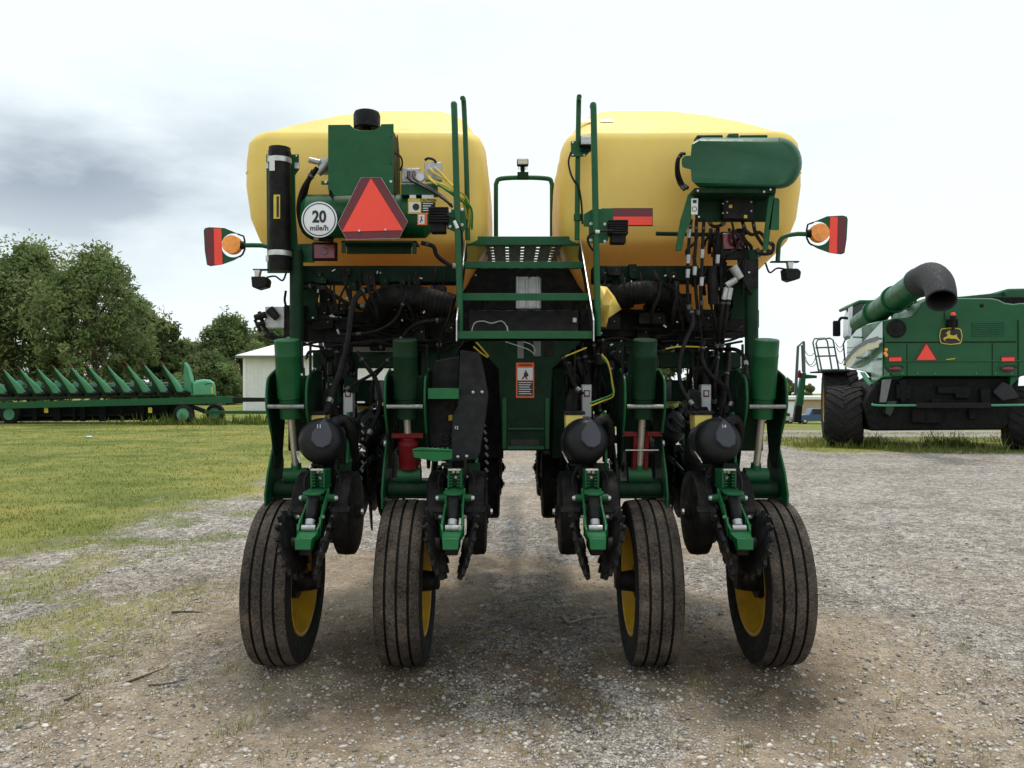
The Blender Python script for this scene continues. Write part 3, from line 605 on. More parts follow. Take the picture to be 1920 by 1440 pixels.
# ------------------------------------------------------------------ seed tanks
def tank(sg):
    # (z, outer, inner, back0, back1, flute) half-widths measured from the planter centre line
    rows = [(2.04,1.20,.72,1.22,1.9,0),(2.10,1.34,.58,1.12,2.02,0),(2.28,1.50,.45,.98,2.10,.0),(2.44,1.63,.36,.82,2.14,.0),(2.54,1.715,.305,.70,2.17,.2),(2.595,1.755,.278,.625,2.19,.6),
            (2.63,1.78,.268,.592,2.2,1),(2.78,1.84,.262,.583,2.2,1),(3.00,1.87,.262,.58,2.2,1),(3.16,1.868,.268,.582,2.2,1),(3.28,1.855,.278,.588,2.2,.9),(3.335,1.84,.290,.60,2.18,.6),(3.362,1.815,.31,.63,2.16,.3),(3.375,1.78,.33,.665,2.14,0),
            (3.43,1.70,.35,.74,2.08,0),(3.50,1.58,.38,.84,2.02,0),(3.58,1.40,.43,.96,1.96,0),(3.645,1.18,.50,1.07,1.88,0),(3.68,.98,.60,1.18,1.8,0),(3.69,.9,.68,1.28,1.72,0)]
    b = MB(); ns = 28; nc = 6
    ring = None
    for (z, xo, xi, y0, y1, fl) in rows:
        w, h = xo-xi, y1-y0; r = min(.11 if z < 3.3 else .16, w*.45, h*.45); pts = []
        for (cx, cy, a0) in ((xo-r, y0+r, -90), (xo-r, y1-r, 0), (xi+r, y1-r, 90), (xi+r, y0+r, 180)):
            for i in range(nc+1):
                a = R(a0+90*i/nc); pts.append((cx+r*math.cos(a), cy+r*math.sin(a)))
            if a0 == 90:   # inner wall, fluted
                ya, yb = y1-r, y0+r
                for i in range(1, ns):
                    t = i/ns; pts.append((xi-.022*fl*abs(math.sin(t*math.pi*4))**.6, ya+(yb-ya)*t))
            elif a0 == -90:
                ya, yb = y0+r, y1-r
                for i in range(1, 10): pts.append((xo, ya+(yb-ya)*i/10))
        base = len(b.v); b.v += [(PC+sg*x, y, z) for x, y in pts]; m = len(pts)
        if ring is not None:
            for i in range(m):
                q = (ring+i, ring+(i+1)%m, base+(i+1)%m, base+i); b.f.append(q if sg > 0 else q[::-1]); b.m.append(0)
        else: b.f.append(tuple(range(base, base+m))); b.m.append(0)
        ring = base
    b.f.append(tuple(range(ring, ring+m))); b.m.append(0)
    o = part(b, 'seed_tank', 'yellow', 0, ang=62)
    b = MB()
    for k in range(2):
        c = Vector((PC+sg*1.0, 1.32+.0*k, 3.555)); break
    b.lathe((PC+sg*.8, 1.5, 3.688), (0,0,1), [(0,.13),(.03,.13),(.045,.10),(.05,.0)], 22); part(b, 'fill_lid', 'black', 0, o)
    # parting seam of the moulding
    b = MB(); zs = 3.085; xo, xi, y0, y1, r = 1.8715, .262, .5785, 2.2, .11; P = []
    for (cx, cy, a0) in ((xo-r, y0+r, -90), (xo-r, y1-r, 0)):
        for i in range(nc+1): a = R(a0+90*i/nc); P.append((PC+sg*(cx+r*math.cos(a)), cy+r*math.sin(a), zs))
    P = P[3:]; b.tube(P, .0028, 5, smooth=False); part(b, 'mould_seam', 'yellow', 0, o)
    return o
tl = tank(-1); tr = tank(1)
b = MB(); b.pr(1098, 214, 1104, 221, 1.0, .004, 0); 
b = MB(); b.add([(.46,.795,3.475),(.58,.795,3.475),(.58,.845,3.513),(.46,.845,3.513)], [(0,1,2,3)]); part(b, 'label', 'wlabel', 0, tr)
b = MB(); b.add([(.61,.795,3.475),(.70,.795,3.475),(.70,.845,3.513),(.61,.845,3.513)], [(0,1,2,3)]); part(b, 'label', 'wlabel', 0, tr)
# ------------------------------------------------------------------ frame beams behind everything
def beam(x0, y0, x1, y1, Y, th, mat='dgreen', name='frame_beam', bevel=.008):
    b = MB(); b.pr(x0, y0, x1, y1, Y, th); return part(b, name, mat, bevel)
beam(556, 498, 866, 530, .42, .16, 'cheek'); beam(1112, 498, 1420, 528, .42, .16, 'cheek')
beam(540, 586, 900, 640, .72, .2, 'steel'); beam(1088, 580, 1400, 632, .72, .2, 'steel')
for x0, x1, py, Yb in ((640,850,508,.42),(1135,1290,512,.42)):
    for i in range(3):
        b = MB(); b.bolt(W(x0+(x1-x0)*(i*i*.25+.1*i), py+i*4, Yb), .008); part(b, 'bolt', 'pin')
beam(586, 660, 742, 690, .62, .15); beam(1236, 660, 1390, 690, .62, .15)
beam(905, 560, 1075, 640, .95, .2, 'steel')
beam(560, 562, 880, 590, 1.15, .12, 'steel'); beam(1110, 558, 1400, 584, 1.15, .12, 'steel')
beam(700, 600, 1300, 650, 1.5, .2, 'steel'); beam(866, 494, 1100, 600, 1.0, .05, 'steel', 'back_panel')
for pts in ([(560,520),(604,522),(592,572),(596,600),(560,600)], [(1408,520),(1368,522),(1374,572),(1368,600),(1408,600)]):
    b = MB(); b.pp(pts, .5, .03); part(b, 'corner_gusset', 'dgreen', .004)
# sloping side plates of the hinge castings
for pts in ([(598,664),(664,664),(660,720),(648,790),(592,790),(586,740),(600,712)],
            [(1330,660),(1378,660),(1380,690),(1398,705),(1404,790),(1340,790),(1330,720)],
            [(790,640),(860,640),(860,800),(790,800)], [(1036,690),(1064,690),(1064,860),(1036,860)], [(1128,640),(1196,640),(1190,800),(1150,800),(1128,720)]):
    b = MB(); b.pp(pts, .66, .03); b.bolt(W(sum(p[0] for p in pts)/len(pts), 740, .66), .014); part(b, 'hinge_plate', 'dgreen', .005)
# post at both rear corners of the frame
for (px, y0, y1) in ((556, 470, 700), (1409, 470, 770)):
    b = MB(); b.cyl(W(px, y0, .3), W(px, y1, .3), .042, None, 16); part(b, 'corner_post', 'dgreen')
beam(1416, 580, 1424, 615, .32, .03, 'black', 'side_marker')
# ------------------------------------------------------------------ ladder, steps, platform
def perf(b, x0, x1, y0, y1, z, nx, ny, hx, hy, t=.0015):
    xs = np.linspace(x0, x1, nx+1); ys = np.linspace(y0, y1, ny+1)
    for i in range(nx):
        for j in range(ny):
            a0, a1, c0, c1 = xs[i], xs[i+1], ys[j], ys[j+1]; mx, my = (a0+a1)/2, (c0+c1)/2
            h = [(mx-hx,my-hy),(mx+hx,my-hy),(mx+hx,my+hy),(mx-hx,my+hy)]; o = [(a0,c0),(a1,c0),(a1,c1),(a0,c1)]
            vs = [(p[0],p[1],z) for p in o]+[(p[0],p[1],z) for p in h]+[(p[0],p[1],z+t) for p in o]+[(p[0],p[1],z+t) for p in h]
            fs = []
            for k in range(4):
                k2 = (k+1)%4; fs += [(k,k2,4+k2,4+k)[::-1], (8+k,8+k2,12+k2,12+k), (4+k,4+k2,12+k2,12+k)]
            b.add(vs, fs)
SX0, SX1 = W(857,627,-.25).x, W(1112,627,-.25).x
SX0, SX1 = (SX0+SX1)/2-.375, (SX0+SX1)/2+.375
for i, (py, Yf, dp) in enumerate(((627,-.25,.26),(556,-.03,.28),(496,.34,.27))):
    z = W(0,py,Yf).z
    b = MB(); b.bb(SX0, SX1, Yf-.012, Yf, z-.024, z+.018); perf(b, SX0, SX1, Yf+.002, Yf+dp, z+.010, 9, 4, .024, .012); part(b, 'step', 'green', .002)
zt = W(0,452,.63).z
b = MB(); b.bb(SX0+.002, SX1-.002, .618, .63, zt-.03, zt+.03); part(b, 'platform_lip', 'green', .004)
b = MB(); perf(b, SX0, SX1, .634, 1.75, zt-.012, 7, 9, .012, .021); part(b, 'platform', 'dgreen')
for x, nm in ((SX0-.008, -1), (SX1+.002, 1)):
    b = MB()
    prof = [(-.28, W(0,640,-.25).z), (-.28, W(0,600,-.25).z), (.62, zt+.02), (.82, zt+.20), (.86, zt-.05), (.66, zt-.12), (.30, W(0,515,.34).z-.05), (.0, W(0,575,0).z-.06), (-.18, W(0,640,-.25).z)]
    b.prism([(x, y, z) for y, z in prof], (.006,0,0)); part(b, 'stringer', 'steel')
    b = MB(); b.tube([(x+.003, -.284, W(0,640,-.25).z), (x+.003, -.284, W(0,602,-.25).z), (x+.003, .616, zt+.02), (x+.003,.80,zt+.2)], .0045, 5, smooth=False); part(b, 'stringer_edge', 'zinc')
b = MB(); b.bb(SX0+.04, SX1-.04, .20, .215, W(0,622,.2).z, W(0,582,.2).z); part(b, 'kick_panel', 'blued', .003)
text_z = W(1078,600,.19)
b = MB(); b.pr(1074, 596, 1081, 604, .192, .004); part(b, 'label', 'wlabel')
hose([(884,622,.18),(890,606,.15),(905,602,.14),(922,606,.15),(940,602,.15),(950,612,.12),(952,622,.1)], .004, 'tube_w', 'wire', 5)
b = MB(); b.pr(967, 519, 1015, 580, .55, .05); part(b, 'valve_cover', 'alu', .01)
for xx in (970, 988, 1008):
    b = MB(); b.cyl(W(xx,519,.54), W(xx,578,.54), .008, None, 8); part(b, 'cover_rib', 'zinc')
# handrails
b = MB(); b.tube([W(862,632,-.15), W(862,560,-.15), W(858,420,-.12), W(852,215,-.10), W(851,200,-.06), W(852,197,.03)], .0185, 12, 6); part(b, 'handrail', 'green')
b = MB(); b.tube([W(1121,630,-.15), W(1120,560,-.15), W(1117,420,-.12), W(1113,215,-.10), W(1112,202,-.06), W(1111,199,.03)], .0185, 12, 6); part(b, 'handrail', 'green')
b = MB(); b.tube([W(877,450,.50), W(875,330,.50), W(870,200,.48), W(867,184,.42)], .0165, 12, 6); part(b, 'handrail', 'green')
b = MB(); b.tube([W(1082,450,.50), W(1083,330,.50), W(1085,200,.48), W(1086,181,.40)], .0165, 12, 6); part(b, 'handrail', 'green')
b = MB(); b.cyl(W(1083,402,.50), W(1083,414,.50), .026, None, 14); part(b, 'rail_collar', 'green')
# hoop at the far end of the walkway with a work lamp
b = MB(); b.tube([W(930,460,1.8), W(930,360,1.8), W(931,343,1.8), W(940,335,1.8), W(983,333,1.8), W(1026,335,1.8), W(1034,343,1.8), W(1035,360,1.8), W(1035,460,1.8)], .019, 10, 6); hoop = part(b, 'walkway_hoop', 'green')
b = MB(); b.pr(970, 322, 991, 335, 1.775, .05); part(b, 'lamp_bracket', 'dgreen', .004, hoop)
def worklamp(px, py, Y, w=.095, h=.062, tilt=0):
    c = W(px, py, Y); b = MB(); b.box(c, (w, .045, h)); o = part(b, 'work_lamp', 'black', .012)
    b = MB(); b.box(c+Vector((0,-.0245,.003)), (w*.84, .006, h*.74)); part(b, 'lamp_lens', 'lens', .006, o)
    for i in range(2):
        for j in range(3 if w < .12 else 4):
            b = MB(); b.lathe(c+Vector(((j-1)*w*.27, -.029, (i-.5)*h*.36+.003)), (0,-1,0), [(0,.008),(.004,.007),(.004,.0)], 8); part(b, 'diode', 'zinc', 0, o)
    b = MB()
    for j in range(6): b.box(c+Vector(((j-2.5)*w*.15, .01, -h*.72)), (.004,.03,.022))
    part(b, 'cooling_fins', 'black', 0, o)
    return o
worklamp(980, 305, 1.78); b = MB(); b.pr(976, 312, 984, 324, 1.79, .02); part(b, 'lamp_foot', 'black', 0, hoop)
worklamp(1101, 266, .44, .10, .07)
b = MB(); b.pp([(1070,265),(1093,262),(1108,270),(1108,282),(1098,293),(1071,294)], .465, .01)
for p in ((1074,268),(1074,291),(1095,291)): b.bolt(W(*p,.465), .009, mi=1)
part(b, 'clamp_plate', ('green','zinc'), .003)
hose([(1071,285,.47),(1066,303,.47),(1070,325,.47),(1078,342,.47),(1084,348,.47),(1090,380,.48),(1092,420,.48)], .007, 'black', 'cable', 6)
# rail mounting plates and side flood lamps
for sgn, pts, bl in ((-1, [(838,394),(852,392),(872,393),(874,425),(866,440),(838,428)], ((843,397),(866,394),(866,422),(844,425))),
                     (1, [(1094,402),(1110,392),(1150,390),(1150,425),(1138,455),(1104,455),(1104,425),(1094,424)], ((1108,420),(1134,421),(1108,451),(1134,453)))):
    b = MB(); b.pp(pts, -.07, .012)
    for p in bl: b.bolt(W(*p,-.07), .013, mi=1)
    part(b, 'rail_plate', ('green','zinc'), .003)
def flood(x0, y0, x1, y1, Y):
    b = MB(); b.pr(x0+4, y0+6, x1-4, y1, Y+.03, .07); o = part(b, 'flood_lamp', 'black', .008)
    n = 6
    for i in range(n):
        yy = y0+(y1-y0)*.62*i/n; b = MB(); b.pr(x0, yy, x1, yy+3.2, Y, .1); part(b, 'cooling_fin', 'black', .001, o)
flood(803, 388, 840, 436, -.12); flood(1141, 412, 1178, 456, -.12)
hose([(838,402,-.12),(850,410,-.14),(858,420,-.14),(866,440,-.12),(866,500,-.1),(864,620,-.1)], .007, 'black', 'cable', 6)
hose([(1150,432,-.13),(1120,434,-.14),(1106,440,-.14),(1102,452,-.13),(1112,470,-.12),(1122,480,-.12),(1122,620,-.1)], .007, 'black', 'cable', 6)
for p0, p1 in (((852,414),(858,428)), ((1116,434),(1124,435))):
    b = MB(); b.cyl(W(*p0,-.145), W(*p1,-.145), .010, None, 8); part(b, 'cable_tag', 'wlabel')
# reflector strip right of the rails
b = MB(); b.pr(1128, 390, 1224, 424, .33, .006); sp = part(b, 'reflector_plate', 'dgreen', .002)
b = MB(); b.pr(1150, 391, 1223, 405.6, .325, .004); part(b, 'red_reflector', 'dred', 0, sp)
b = MB(); b.pr(1150, 406, 1223, 422, .325, .004); part(b, 'orange_reflector', 'smv', 0, sp)
# ------------------------------------------------------------------ left: canister on its bracket
b = MB(); b.pp([(499,289),(560,289),(560,318),(553,328),(554,400),(558,458),(563,460),(563,512),(501,512)], .33, .012)
for p in ((503,293),(556,293)): b.bolt(W(*p,.33), .008, mi=1)
part(b, 'canister_bracket', ('green','zinc'), .003)
b = MB(); c0, c1 = W(524.5,508,.24), W(524.5,284,.24)
b.lathe(c0, c1-c0, [(0,.0),(0,.06),(.02,.068),(.72,.068),(.735,.070),(.748,.066),(.762,.066),(.767,.05),(.767,0)], 28); can = part(b, 'air_canister', 'black')
b = MB(); b.cyl(W(524.5,279,.24), W(524.5,273,.24), .012, None, 8); part(b, 'valve', 'zinc', 0, can)
for py in (301, 475):
    b = MB(); b.lathe(W(524.5,py+6,.24), (0,0,1), [(0,.0695),(0,.0725),(.032,.0725),(.032,.0695)], 28, closed=True)
    for xx in (502, 556): b.pr(xx-4, py+4, xx+5, py+15, .315, .012)
    part(b, 'hose_clamp', 'zinc', .001)
b = MB(); b.pr(505, 292, 515, 320, .170, .003); part(b, 'label', 'wlabel', 0, can)
b = MB(); b.pr(513, 365, 525, 410, .168, .004, 0); b.pr(518.5, 368, 523, 407, .1665, .001, 1); part(b, 'label', ('cable_y','ink'), 0, can)
# ------------------------------------------------------------------ left: blower box, cap, air tank
gx0, gx1 = 615, 738
b = MB()
b.pp([(615,234),(656,233.5),(664,241),(676,244.5),(700,244.5),(712,239),(715,232.5),(738,232),(738,364),(626,367),(621,357),(615,357)], .10, .008)
for p in ((732,256),(732,306)): b.bolt(W(*p,.10), .006)
for p in ((611,342),(733,341)): b.bolt(W(*p,.10), .011, mi=1)
bx = part(b, 'blower_housing', ('green','zinc'), .003)
z0, z1 = W(0,366,.1).z, W(0,233,.1).z; xr_, xl_ = W(737,0,.1).x, W(616,0,.1).x
b = MB(); b.bb(xl_, xl_+.008, .109, .42, z0, z1); b.prism([(xr_-.006,.30,z0),(xr_-.006,.42,z0),(xr_-.006,.42,z1-.14),(xr_-.006,.30,z1-.0)], (.006,0,0)); b.bb(xl_, xr_-.01, .41, .42, z0, z1-.15); part(b, 'housing_side', 'dgreen', .002, bx)
b = MB(); b.bb(xr_-.006, xr_-.002, .109, .29, z0+.02, z1-.03); part(b, 'side_dark_sheet', 'black', 0, bx)  # black sheet put in for the shade of the open interior
b = MB(); b.pr(602, 339, 616, 346, .105, .01); part(b, 'tab', 'green', .002, bx)
b = MB(); b.lathe(W(688,243,.26), (0,0,1), [(-.06,.03),(0,.03),(0,.074),(.008,.082),(.085,.083),(.105,.076),(.112,.06),(.114,0)], 30, mis=[0,0,0,0,0,0,0,0]); part(b, 'intake_cap', 'black')
b = MB(); cz = W(0,406,.3).z; r = .135
xa, xb = W(566,0,.3).x, W(812,0,.3).x
b.lathe((xa, .3, cz), (1,0,0), [(-.0,0),(.0,.05),(.015,.10),(.05,r),(xb-xa-.05,r),(xb-xa-.015,.10),(xb-xa,.05),(xb-xa,0)], 32); at_ = part(b, 'air_tank', 'green')
b = MB(); b.pr(752, 345, 820, 366, .16, .06); part(b, 'valve_shelf', 'green', .004)
b = MB(); b.pr(765, 372.5, 817.5, 401, .152, .002, 0); b.pr(767, 379, 788, 398, .1505, .001, 1); b.pr(790, 379, 816, 399, .1505, .001, 2); b.pr(768, 365.5, 780, 372, .1515, .001, 1); b.pr(791, 365.5, 813, 372, .1515, .001, 1); part(b, 'label', ('cable_y','wlabel','blued'), 0, at_)
b = MB(); b.lathe(W(780,388,.1495), (0,-1,0), [(0,.021),(.001,.021),(.001,0)], 16); part(b, 'label_mark', 'ink', 0, at_)
text_mesh('CAUTION', .022, W(803,375.8,.1505), M['ink'], 'label_text', at_, .0005)
for i in range(4):
    b = MB(); b.pr(793, 381+i*4.3, 812-(i%2)*4, 382.6+i*4.3, .1497, .0006); part(b, 'label_line', 'wlabel', 0, at_)
b = MB(); b.pr(782.5, 400, 801, 422, .150, .002, 0); b.pr(784.5, 402.5, 796, 420, .1490, .001, 1); b.pp([(787,417),(790,409),(788,407),(792,405),(791,410),(794,416),(791,413),(788,418)], .1483, .0006, 2); part(b, 'label', ('orange','wlabel','ink'), 0, at_)
# ------------------------------------------------------------------ triangle sign, speed sign
HX = [(676.5,333.5),(714.5,333),(764.5,415.5),(748.5,447),(650,449.5),(633.5,419.5)]
b = MB(); b.pp(HX, .085, .004); b.pp([(x+(699-x)*.0, y) for x, y in HX], .0895, .002); smv = part(b, 'slow_vehicle_sign', 'dred')
b = MB(); b.pp([(695.5,334),(756,431.5),(641.5,434.5)], .081, .003); part(b, 'orange_triangle', 'smv', 0, smv)
b = MB(); P = [W(x,y,.0825) for x,y in HX]; b.tube(P+[P[0]], .0016, 5, smooth=False); part(b, 'sign_edge', 'alu', 0, smv)
for p in ((674,433),(723,431)):
    b = MB(); b.bolt(W(*p,.08), .009); part(b, 'bolt', 'zinc', 0, smv)
b = MB(); b.pr(640, 451, 781, 455, .10, .16); b.pr(640, 451, 648, 474, .10, .01); b.pr(773, 451, 781, 476, .10, .01); b.pr(650, 455.5, 771, 476, .24, .01); part(b, 'sign_bracket', 'dgreen', .003)
c = W(599,412,.10)
b = MB(); b.lathe(c, (0,-1,0), [(0,.1075),(.003,.1075),(.004,.105),(.004,0)], 48); rs = part(b, 'speed_sign', 'white')
b = MB(); b.lathe(c+Vector((0,-.0045,0)), (0,-1,0), [(0,.0935),(0.0008,.0935),(.0008,.0995),(0,.0995)], 48, closed=True); part(b, 'sign_ring', 'ink', 0, rs)
text_mesh('20', .098, c+Vector((0,-.0055,.014)), M['ink'], 'sign_number', rs, .0032, .86)
text_mesh('mile/h', .046, c+Vector((0,-.0055,-.052)), M['ink'], 'sign_text', rs, .0007, 1.0)
# ------------------------------------------------------------------ valves, fittings and cables above the air tank
b = MB(); b.pr(752, 315, 787, 342, .22, .05); part(b, 'valve_block', 'alu', .004)
b = MB(); b.pr(796, 304, 828, 338, .24, .05); part(b, 'valve_block', 'alu', .004)
b = MB(); b.pr(752, 343, 815, 347, .2, .08); part(b, 'valve_plate', 'alu', .002)
b = MB(); b.lathe(W(788,333,.185), (0,-1,0), [(0,.030),(.02,.031),(.022,.027),(.018,.026),(.018,0)], 22, mis=[0,0,0,1,1,1]); part(b, 'pressure_gauge', ('alu','wlabel'))
for p in ((766,320),(775,320),(762,330),(803,318),(808,331),(815,316),(815,326)):
    b = MB(); b.cyl(W(*p,.215), W(*p,.165), .011, .008, 8); part(b, 'fitting', 'zinc')
cb = [((806,316,.18),(815,325,.15),(840,340,.12),(852,352,.1),(872,368,.3),(880,390,.4),(878,430,.5)),
      ((815,314,.18),(828,326,.14),(842,342,.1),(850,350,.08)), ((804,327,.18),(812,338,.14),(838,350,.1),(852,360,.1),(868,378,.3),(876,410,.45)),
      ((800,325,.18),(806,336,.14),(820,347,.12))]
for i, c_ in enumerate(cb): hose(c_, .0065, 'cable_y', 'air_line', 6)
for c_ in (((808,336,.18),(820,346,.15),(848,362,.1),(866,372,.3),(884,392,.4),(885,430,.5)), ((812,342,.18),(830,352,.14),(858,372,.2),(879,390,.4),(881,425,.5))): hose(c_, .0065, 'cable_g', 'air_line', 6)
for c_ in (((766,322,.17),(768,336,.13),(790,348,.1),(822,366,.08),(846,384,.05)), ((776,322,.17),(778,336,.13),(800,350,.1),(828,368,.08),(848,388,.05))): hose(c_, .009, 'black', 'air_line', 6)
hose([(797,300,.25),(803,297,.24),(812,299,.24),(818,305,.24)], .008, 'black', 'hose', 6)
hose([(739,285,.2),(752,295,.2),(754,310,.2),(750,320,.2)], .006, 'black', 'hose', 6)
b = MB(); b.cyl(W(618,300,.3), W(596,326,.3), .028, .024, 12); b.cyl(W(600,305,.3), W(580,300,.3), .018, None, 10); part(b, 'pipe_fitting', 'alu')
b = MB(); b.pr(596, 297, 618, 324, .32, .06); part(b, 'pump_block', 'alu', .006)
for c_ in (((595,315,.28),(582,333,.27),(570,352,.26),(562,376,.26),(561,402,.27),(570,432,.28),(590,446,.28),(625,450,.28)), ((588,320,.30),(578,340,.3),(572,365,.3),(568,395,.3),(572,425,.3),(584,440,.3))): hose(c_, .016, 'rubber', 'hose', 8)
# ------------------------------------------------------------------ marker lamps on both sides
def marker(sg):
    X = (lambda x: x) if sg < 0 else (lambda x: 1971.5-x); dy = 0 if sg < 0 else -22
    Yp = .36
    arc = [(437+22.5*math.cos(a), 460+22.5*math.sin(a)) for a in np.linspace(R(-58), R(-302), 18)]
    out_ = [(382,433),(384,428),(392,426),(421,427.5),(446,438)]+arc+[(449,482),(438,488),(416,496),(394,499),(388,496.5),(384,470)]
    b = MB(); b.pp([(X(x), y+dy) for x, y in out_], Yp, .006); pad = part(b, 'marker_paddle', 'green')
    b = MB(); b.pp([(X(x),y+dy) for x,y in ((385,430),(400.5,428.5),(402,496.5),(388,496))], Yp-.003, .002); part(b, 'red_reflector', 'dred', 0, pad)
    b = MB(); b.pp([(X(x),y+dy) for x,y in ((400.8,428.5),(415,428.5),(417.5,496),(402.3,496.5))], Yp-.003, .002); part(b, 'orange_reflector', 'smv', 0, pad)
    c = W(X(437.5), 460+dy, Yp); b = MB(); b.ell(c, (.060,.048,.060), 22, 14); lamp = part(b, 'amber_lamp', 'amber')
    b = MB()
    for k in range(6):
        b.lathe(c+Vector((0,-.0465+.0016*k,0)), (0,-1,0), [(0,.012+.0085*k),(.002,.0135+.0085*k),(.003,.015+.0085*k)], 20)
    part(b, 'lens_rings', 'amber', 0, lamp)
    b = MB(); b.cyl(W(X(452),460+dy,Yp), W(X(459),460+dy,Yp), .03, .022, 12); part(b, 'lamp_base', 'black', 0, lamp)
    b = MB(); b.tube([W(X(446),439+dy,Yp+.003), W(X(457),443+dy,Yp+.003), W(X(459),452+dy,Yp+.003), W(X(459),468+dy,Yp+.003), W(X(455),477+dy,Yp+.003), W(X(449),482+dy,Yp+.003)], .006, 6, smooth=False); part(b, 'lamp_bracket', 'black', 0, pad)
    b = MB()
    if sg < 0: b.tube([W(459,460,Yp), W(480,460,Yp), W(495,461,Yp), W(512,466,Yp)], .0145, 10)
    else: b.tube([W(1512,439,Yp), W(1492,439,Yp), W(1470,444,Yp), W(1461,456,Yp), W(1459,475,Yp), W(1458,490,Yp)], .0145, 10)
    part(b, 'lamp_arm', 'green')
marker(-1); marker(1)
for (cx, cy, s) in ((486,528,-1),(1487,513,1)):
    b = MB(); b.pp([(cx-16,cy-10),(cx+10,cy-10),(cx+16,cy-4),(cx+14,cy+9),(cx-4,cy+14),(cx-14,cy+10)], .3, .09); fl = part(b, 'rear_lamp', 'black', .008)
    b = MB(); b.pp([(cx-10*1,cy-22),(cx+2,cy-22),(cx-1,cy-9),(cx-8,cy-9)], .32, .04); part(b, 'lamp_bracket', 'zinc', .002, fl)
    b = MB(); b.pr(min(cx-12,cx+s*-40), cy-24, max(cx+12,cx+s*-40), cy-21.5, .33, .04); part(b, 'lamp_arm', 'dgreen', .001)
    hose([(cx-s*14,cy-8,.34),(cx-s*30,cy-10,.34),(cx-s*44,cy-2,.34),(cx-s*52,cy-20,.34)], .006, 'black', 'cable', 6)
# tail lamps
for (x0, y0, x1, y1) in ((588,457,628,485),(1355,437,1394,468)):
    b = MB(); b.pr(x0-3, y0-3, x1+3, y1+3, .34, .04); hl = part(b, 'tail_lamp', 'black', .006)
    b = MB(); b.pr(x0, y0, x1, y1, .325, .014); part(b, 'red_lens', 'redlens', .006, hl)
    b = MB(); b.lathe(W((x0+x1)/2,(y0+y1)/2,.3245), (0,-1,0), [(0,.026),(.003,.024),(.004,0)], 18); part(b, 'reflector_ring', 'redlens', 0, hl)
b = MB(); b.pr(556, 457, 590, 492, .36, .012); part(b, 'lamp_plate', 'green', .003)
# ------------------------------------------------------------------ right: moulded green tank with its stand
def dome_outline(g):
    o_ = [(1306-g,262+g),(1316-g,258+g),(1462,258+g)]
    for a in np.linspace(-90, 90, 15): o_.append((1460+(44-g)*math.cos(R(a)), 305+(47-g)*math.sin(R(a))*(1 if a < 0 else 1.05)))
    o_ += [(1452,354-g),(1312-g,352-g),(1306-g,348-g),(1304-g,318),(1282-g*.2,314),(1278,308),(1278,298),(1284,292),(1304-g,292)]
    return o_
def shell(b, levels):
    ring = None
    for (Y_, g, sc) in levels:
        pts = [W(x, y, Y_) for x, y in dome_outline(g)]; base = len(b.v); b.v += [tuple(p) for p in pts]; m = len(pts)
        if ring is not None:
            for i in range(m): b.f.append((ring+i, base+i, base+(i+1)%m, ring+(i+1)%m)); b.m.append(0)
        else: b.f.append(tuple(range(base, base+m))); b.m.append(0)
        ring = base
    b.f.append(tuple(range(ring, ring+m))[::-1]); b.m.append(0)
b = MB(); shell(b, [(.02,9,1),(.03,5,1),(.05,2,1),(.08,.3,1),(.12,0,1),(.38,0,1)]); gt = part(b, 'clean_water_tank', 'gtank', .012, ang=45)
for x0, x1 in ((1307,1356),(1388,1440)):
    b = MB(); b.pr(x0, 252, x1, 258, .14, .1); part(b, 'carry_handle', 'gtank', .008, gt)
b = MB(); b.pr(1366, 249, 1386, 259, .1, .08); part(b, 'tank_cap', 'gtank', .01, gt)
b = MB(); b.pr(1302, 352, 1455, 362, .06, .2); b.pr(1304, 362, 1450, 416, .26, .012); part(b, 'tank_shelf', 'dgreen', .004)
for pts in ([(1290,366),(1302,360),(1296,412),(1284,440),(1278,470),(1266,470),(1276,412)], [(1442,360),(1454,362),(1448,410),(1440,470),(1430,470),(1436,410)], [(1449,374),(1453,371),(1459,371),(1462,375),(1461,431),(1440,431)]):
    b = MB(); b.pp(pts, .12, .012); part(b, 'tank_bracket', 'green', .003)
b = MB(); b.pp([(1296,372),(1309,372),(1308,402),(1296,402)], .112, .002, 0); b.lathe(W(1302,392,.1115), (0,-1,0), [(0,.012),(.001,.012),(.001,.016),(0,.016)], 14, mi=1, closed=True)
b.pr(1299,375,1306,381,.1112,.0006,1); part(b, 'label', ('wlabel','ink'))
b = MB(); b.pr(1356, 366, 1412, 410, .2, .05)
for p in ((1363,378),(1363,399),(1355,382),(1355,400),(1408,379),(1408,396)): b.bolt(W(*p,.2), .008, mi=1)
part(b, 'control_box', ('black','zinc'), .005)
for p in ((1398,368),(1398,406),(1370,387),(1334,366),(1352,366)):
    b = MB(); b.pr(p[0]-3,p[1]-3,p[0]+3,p[1]+3,.195,.006); part(b, 'connector', 'cable_y', .001)
for p in ((1324,367),(1308,358),(1444,356),(1310,407),(1432,360)):
    b = MB(); b.bolt(W(*p,.055 if p[1]<365 else .25), .008); part(b, 'bolt', 'zinc')
for c_ in (((1278,292,.2),(1270,300,.2),(1268,325,.2),(1274,345,.2),(1284,356,.18)), ((1284,288,.22),(1274,292,.2),(1272,320,.2),(1280,344,.2),(1288,352,.18))): hose(c_, .010, 'black', 'hose', 7)
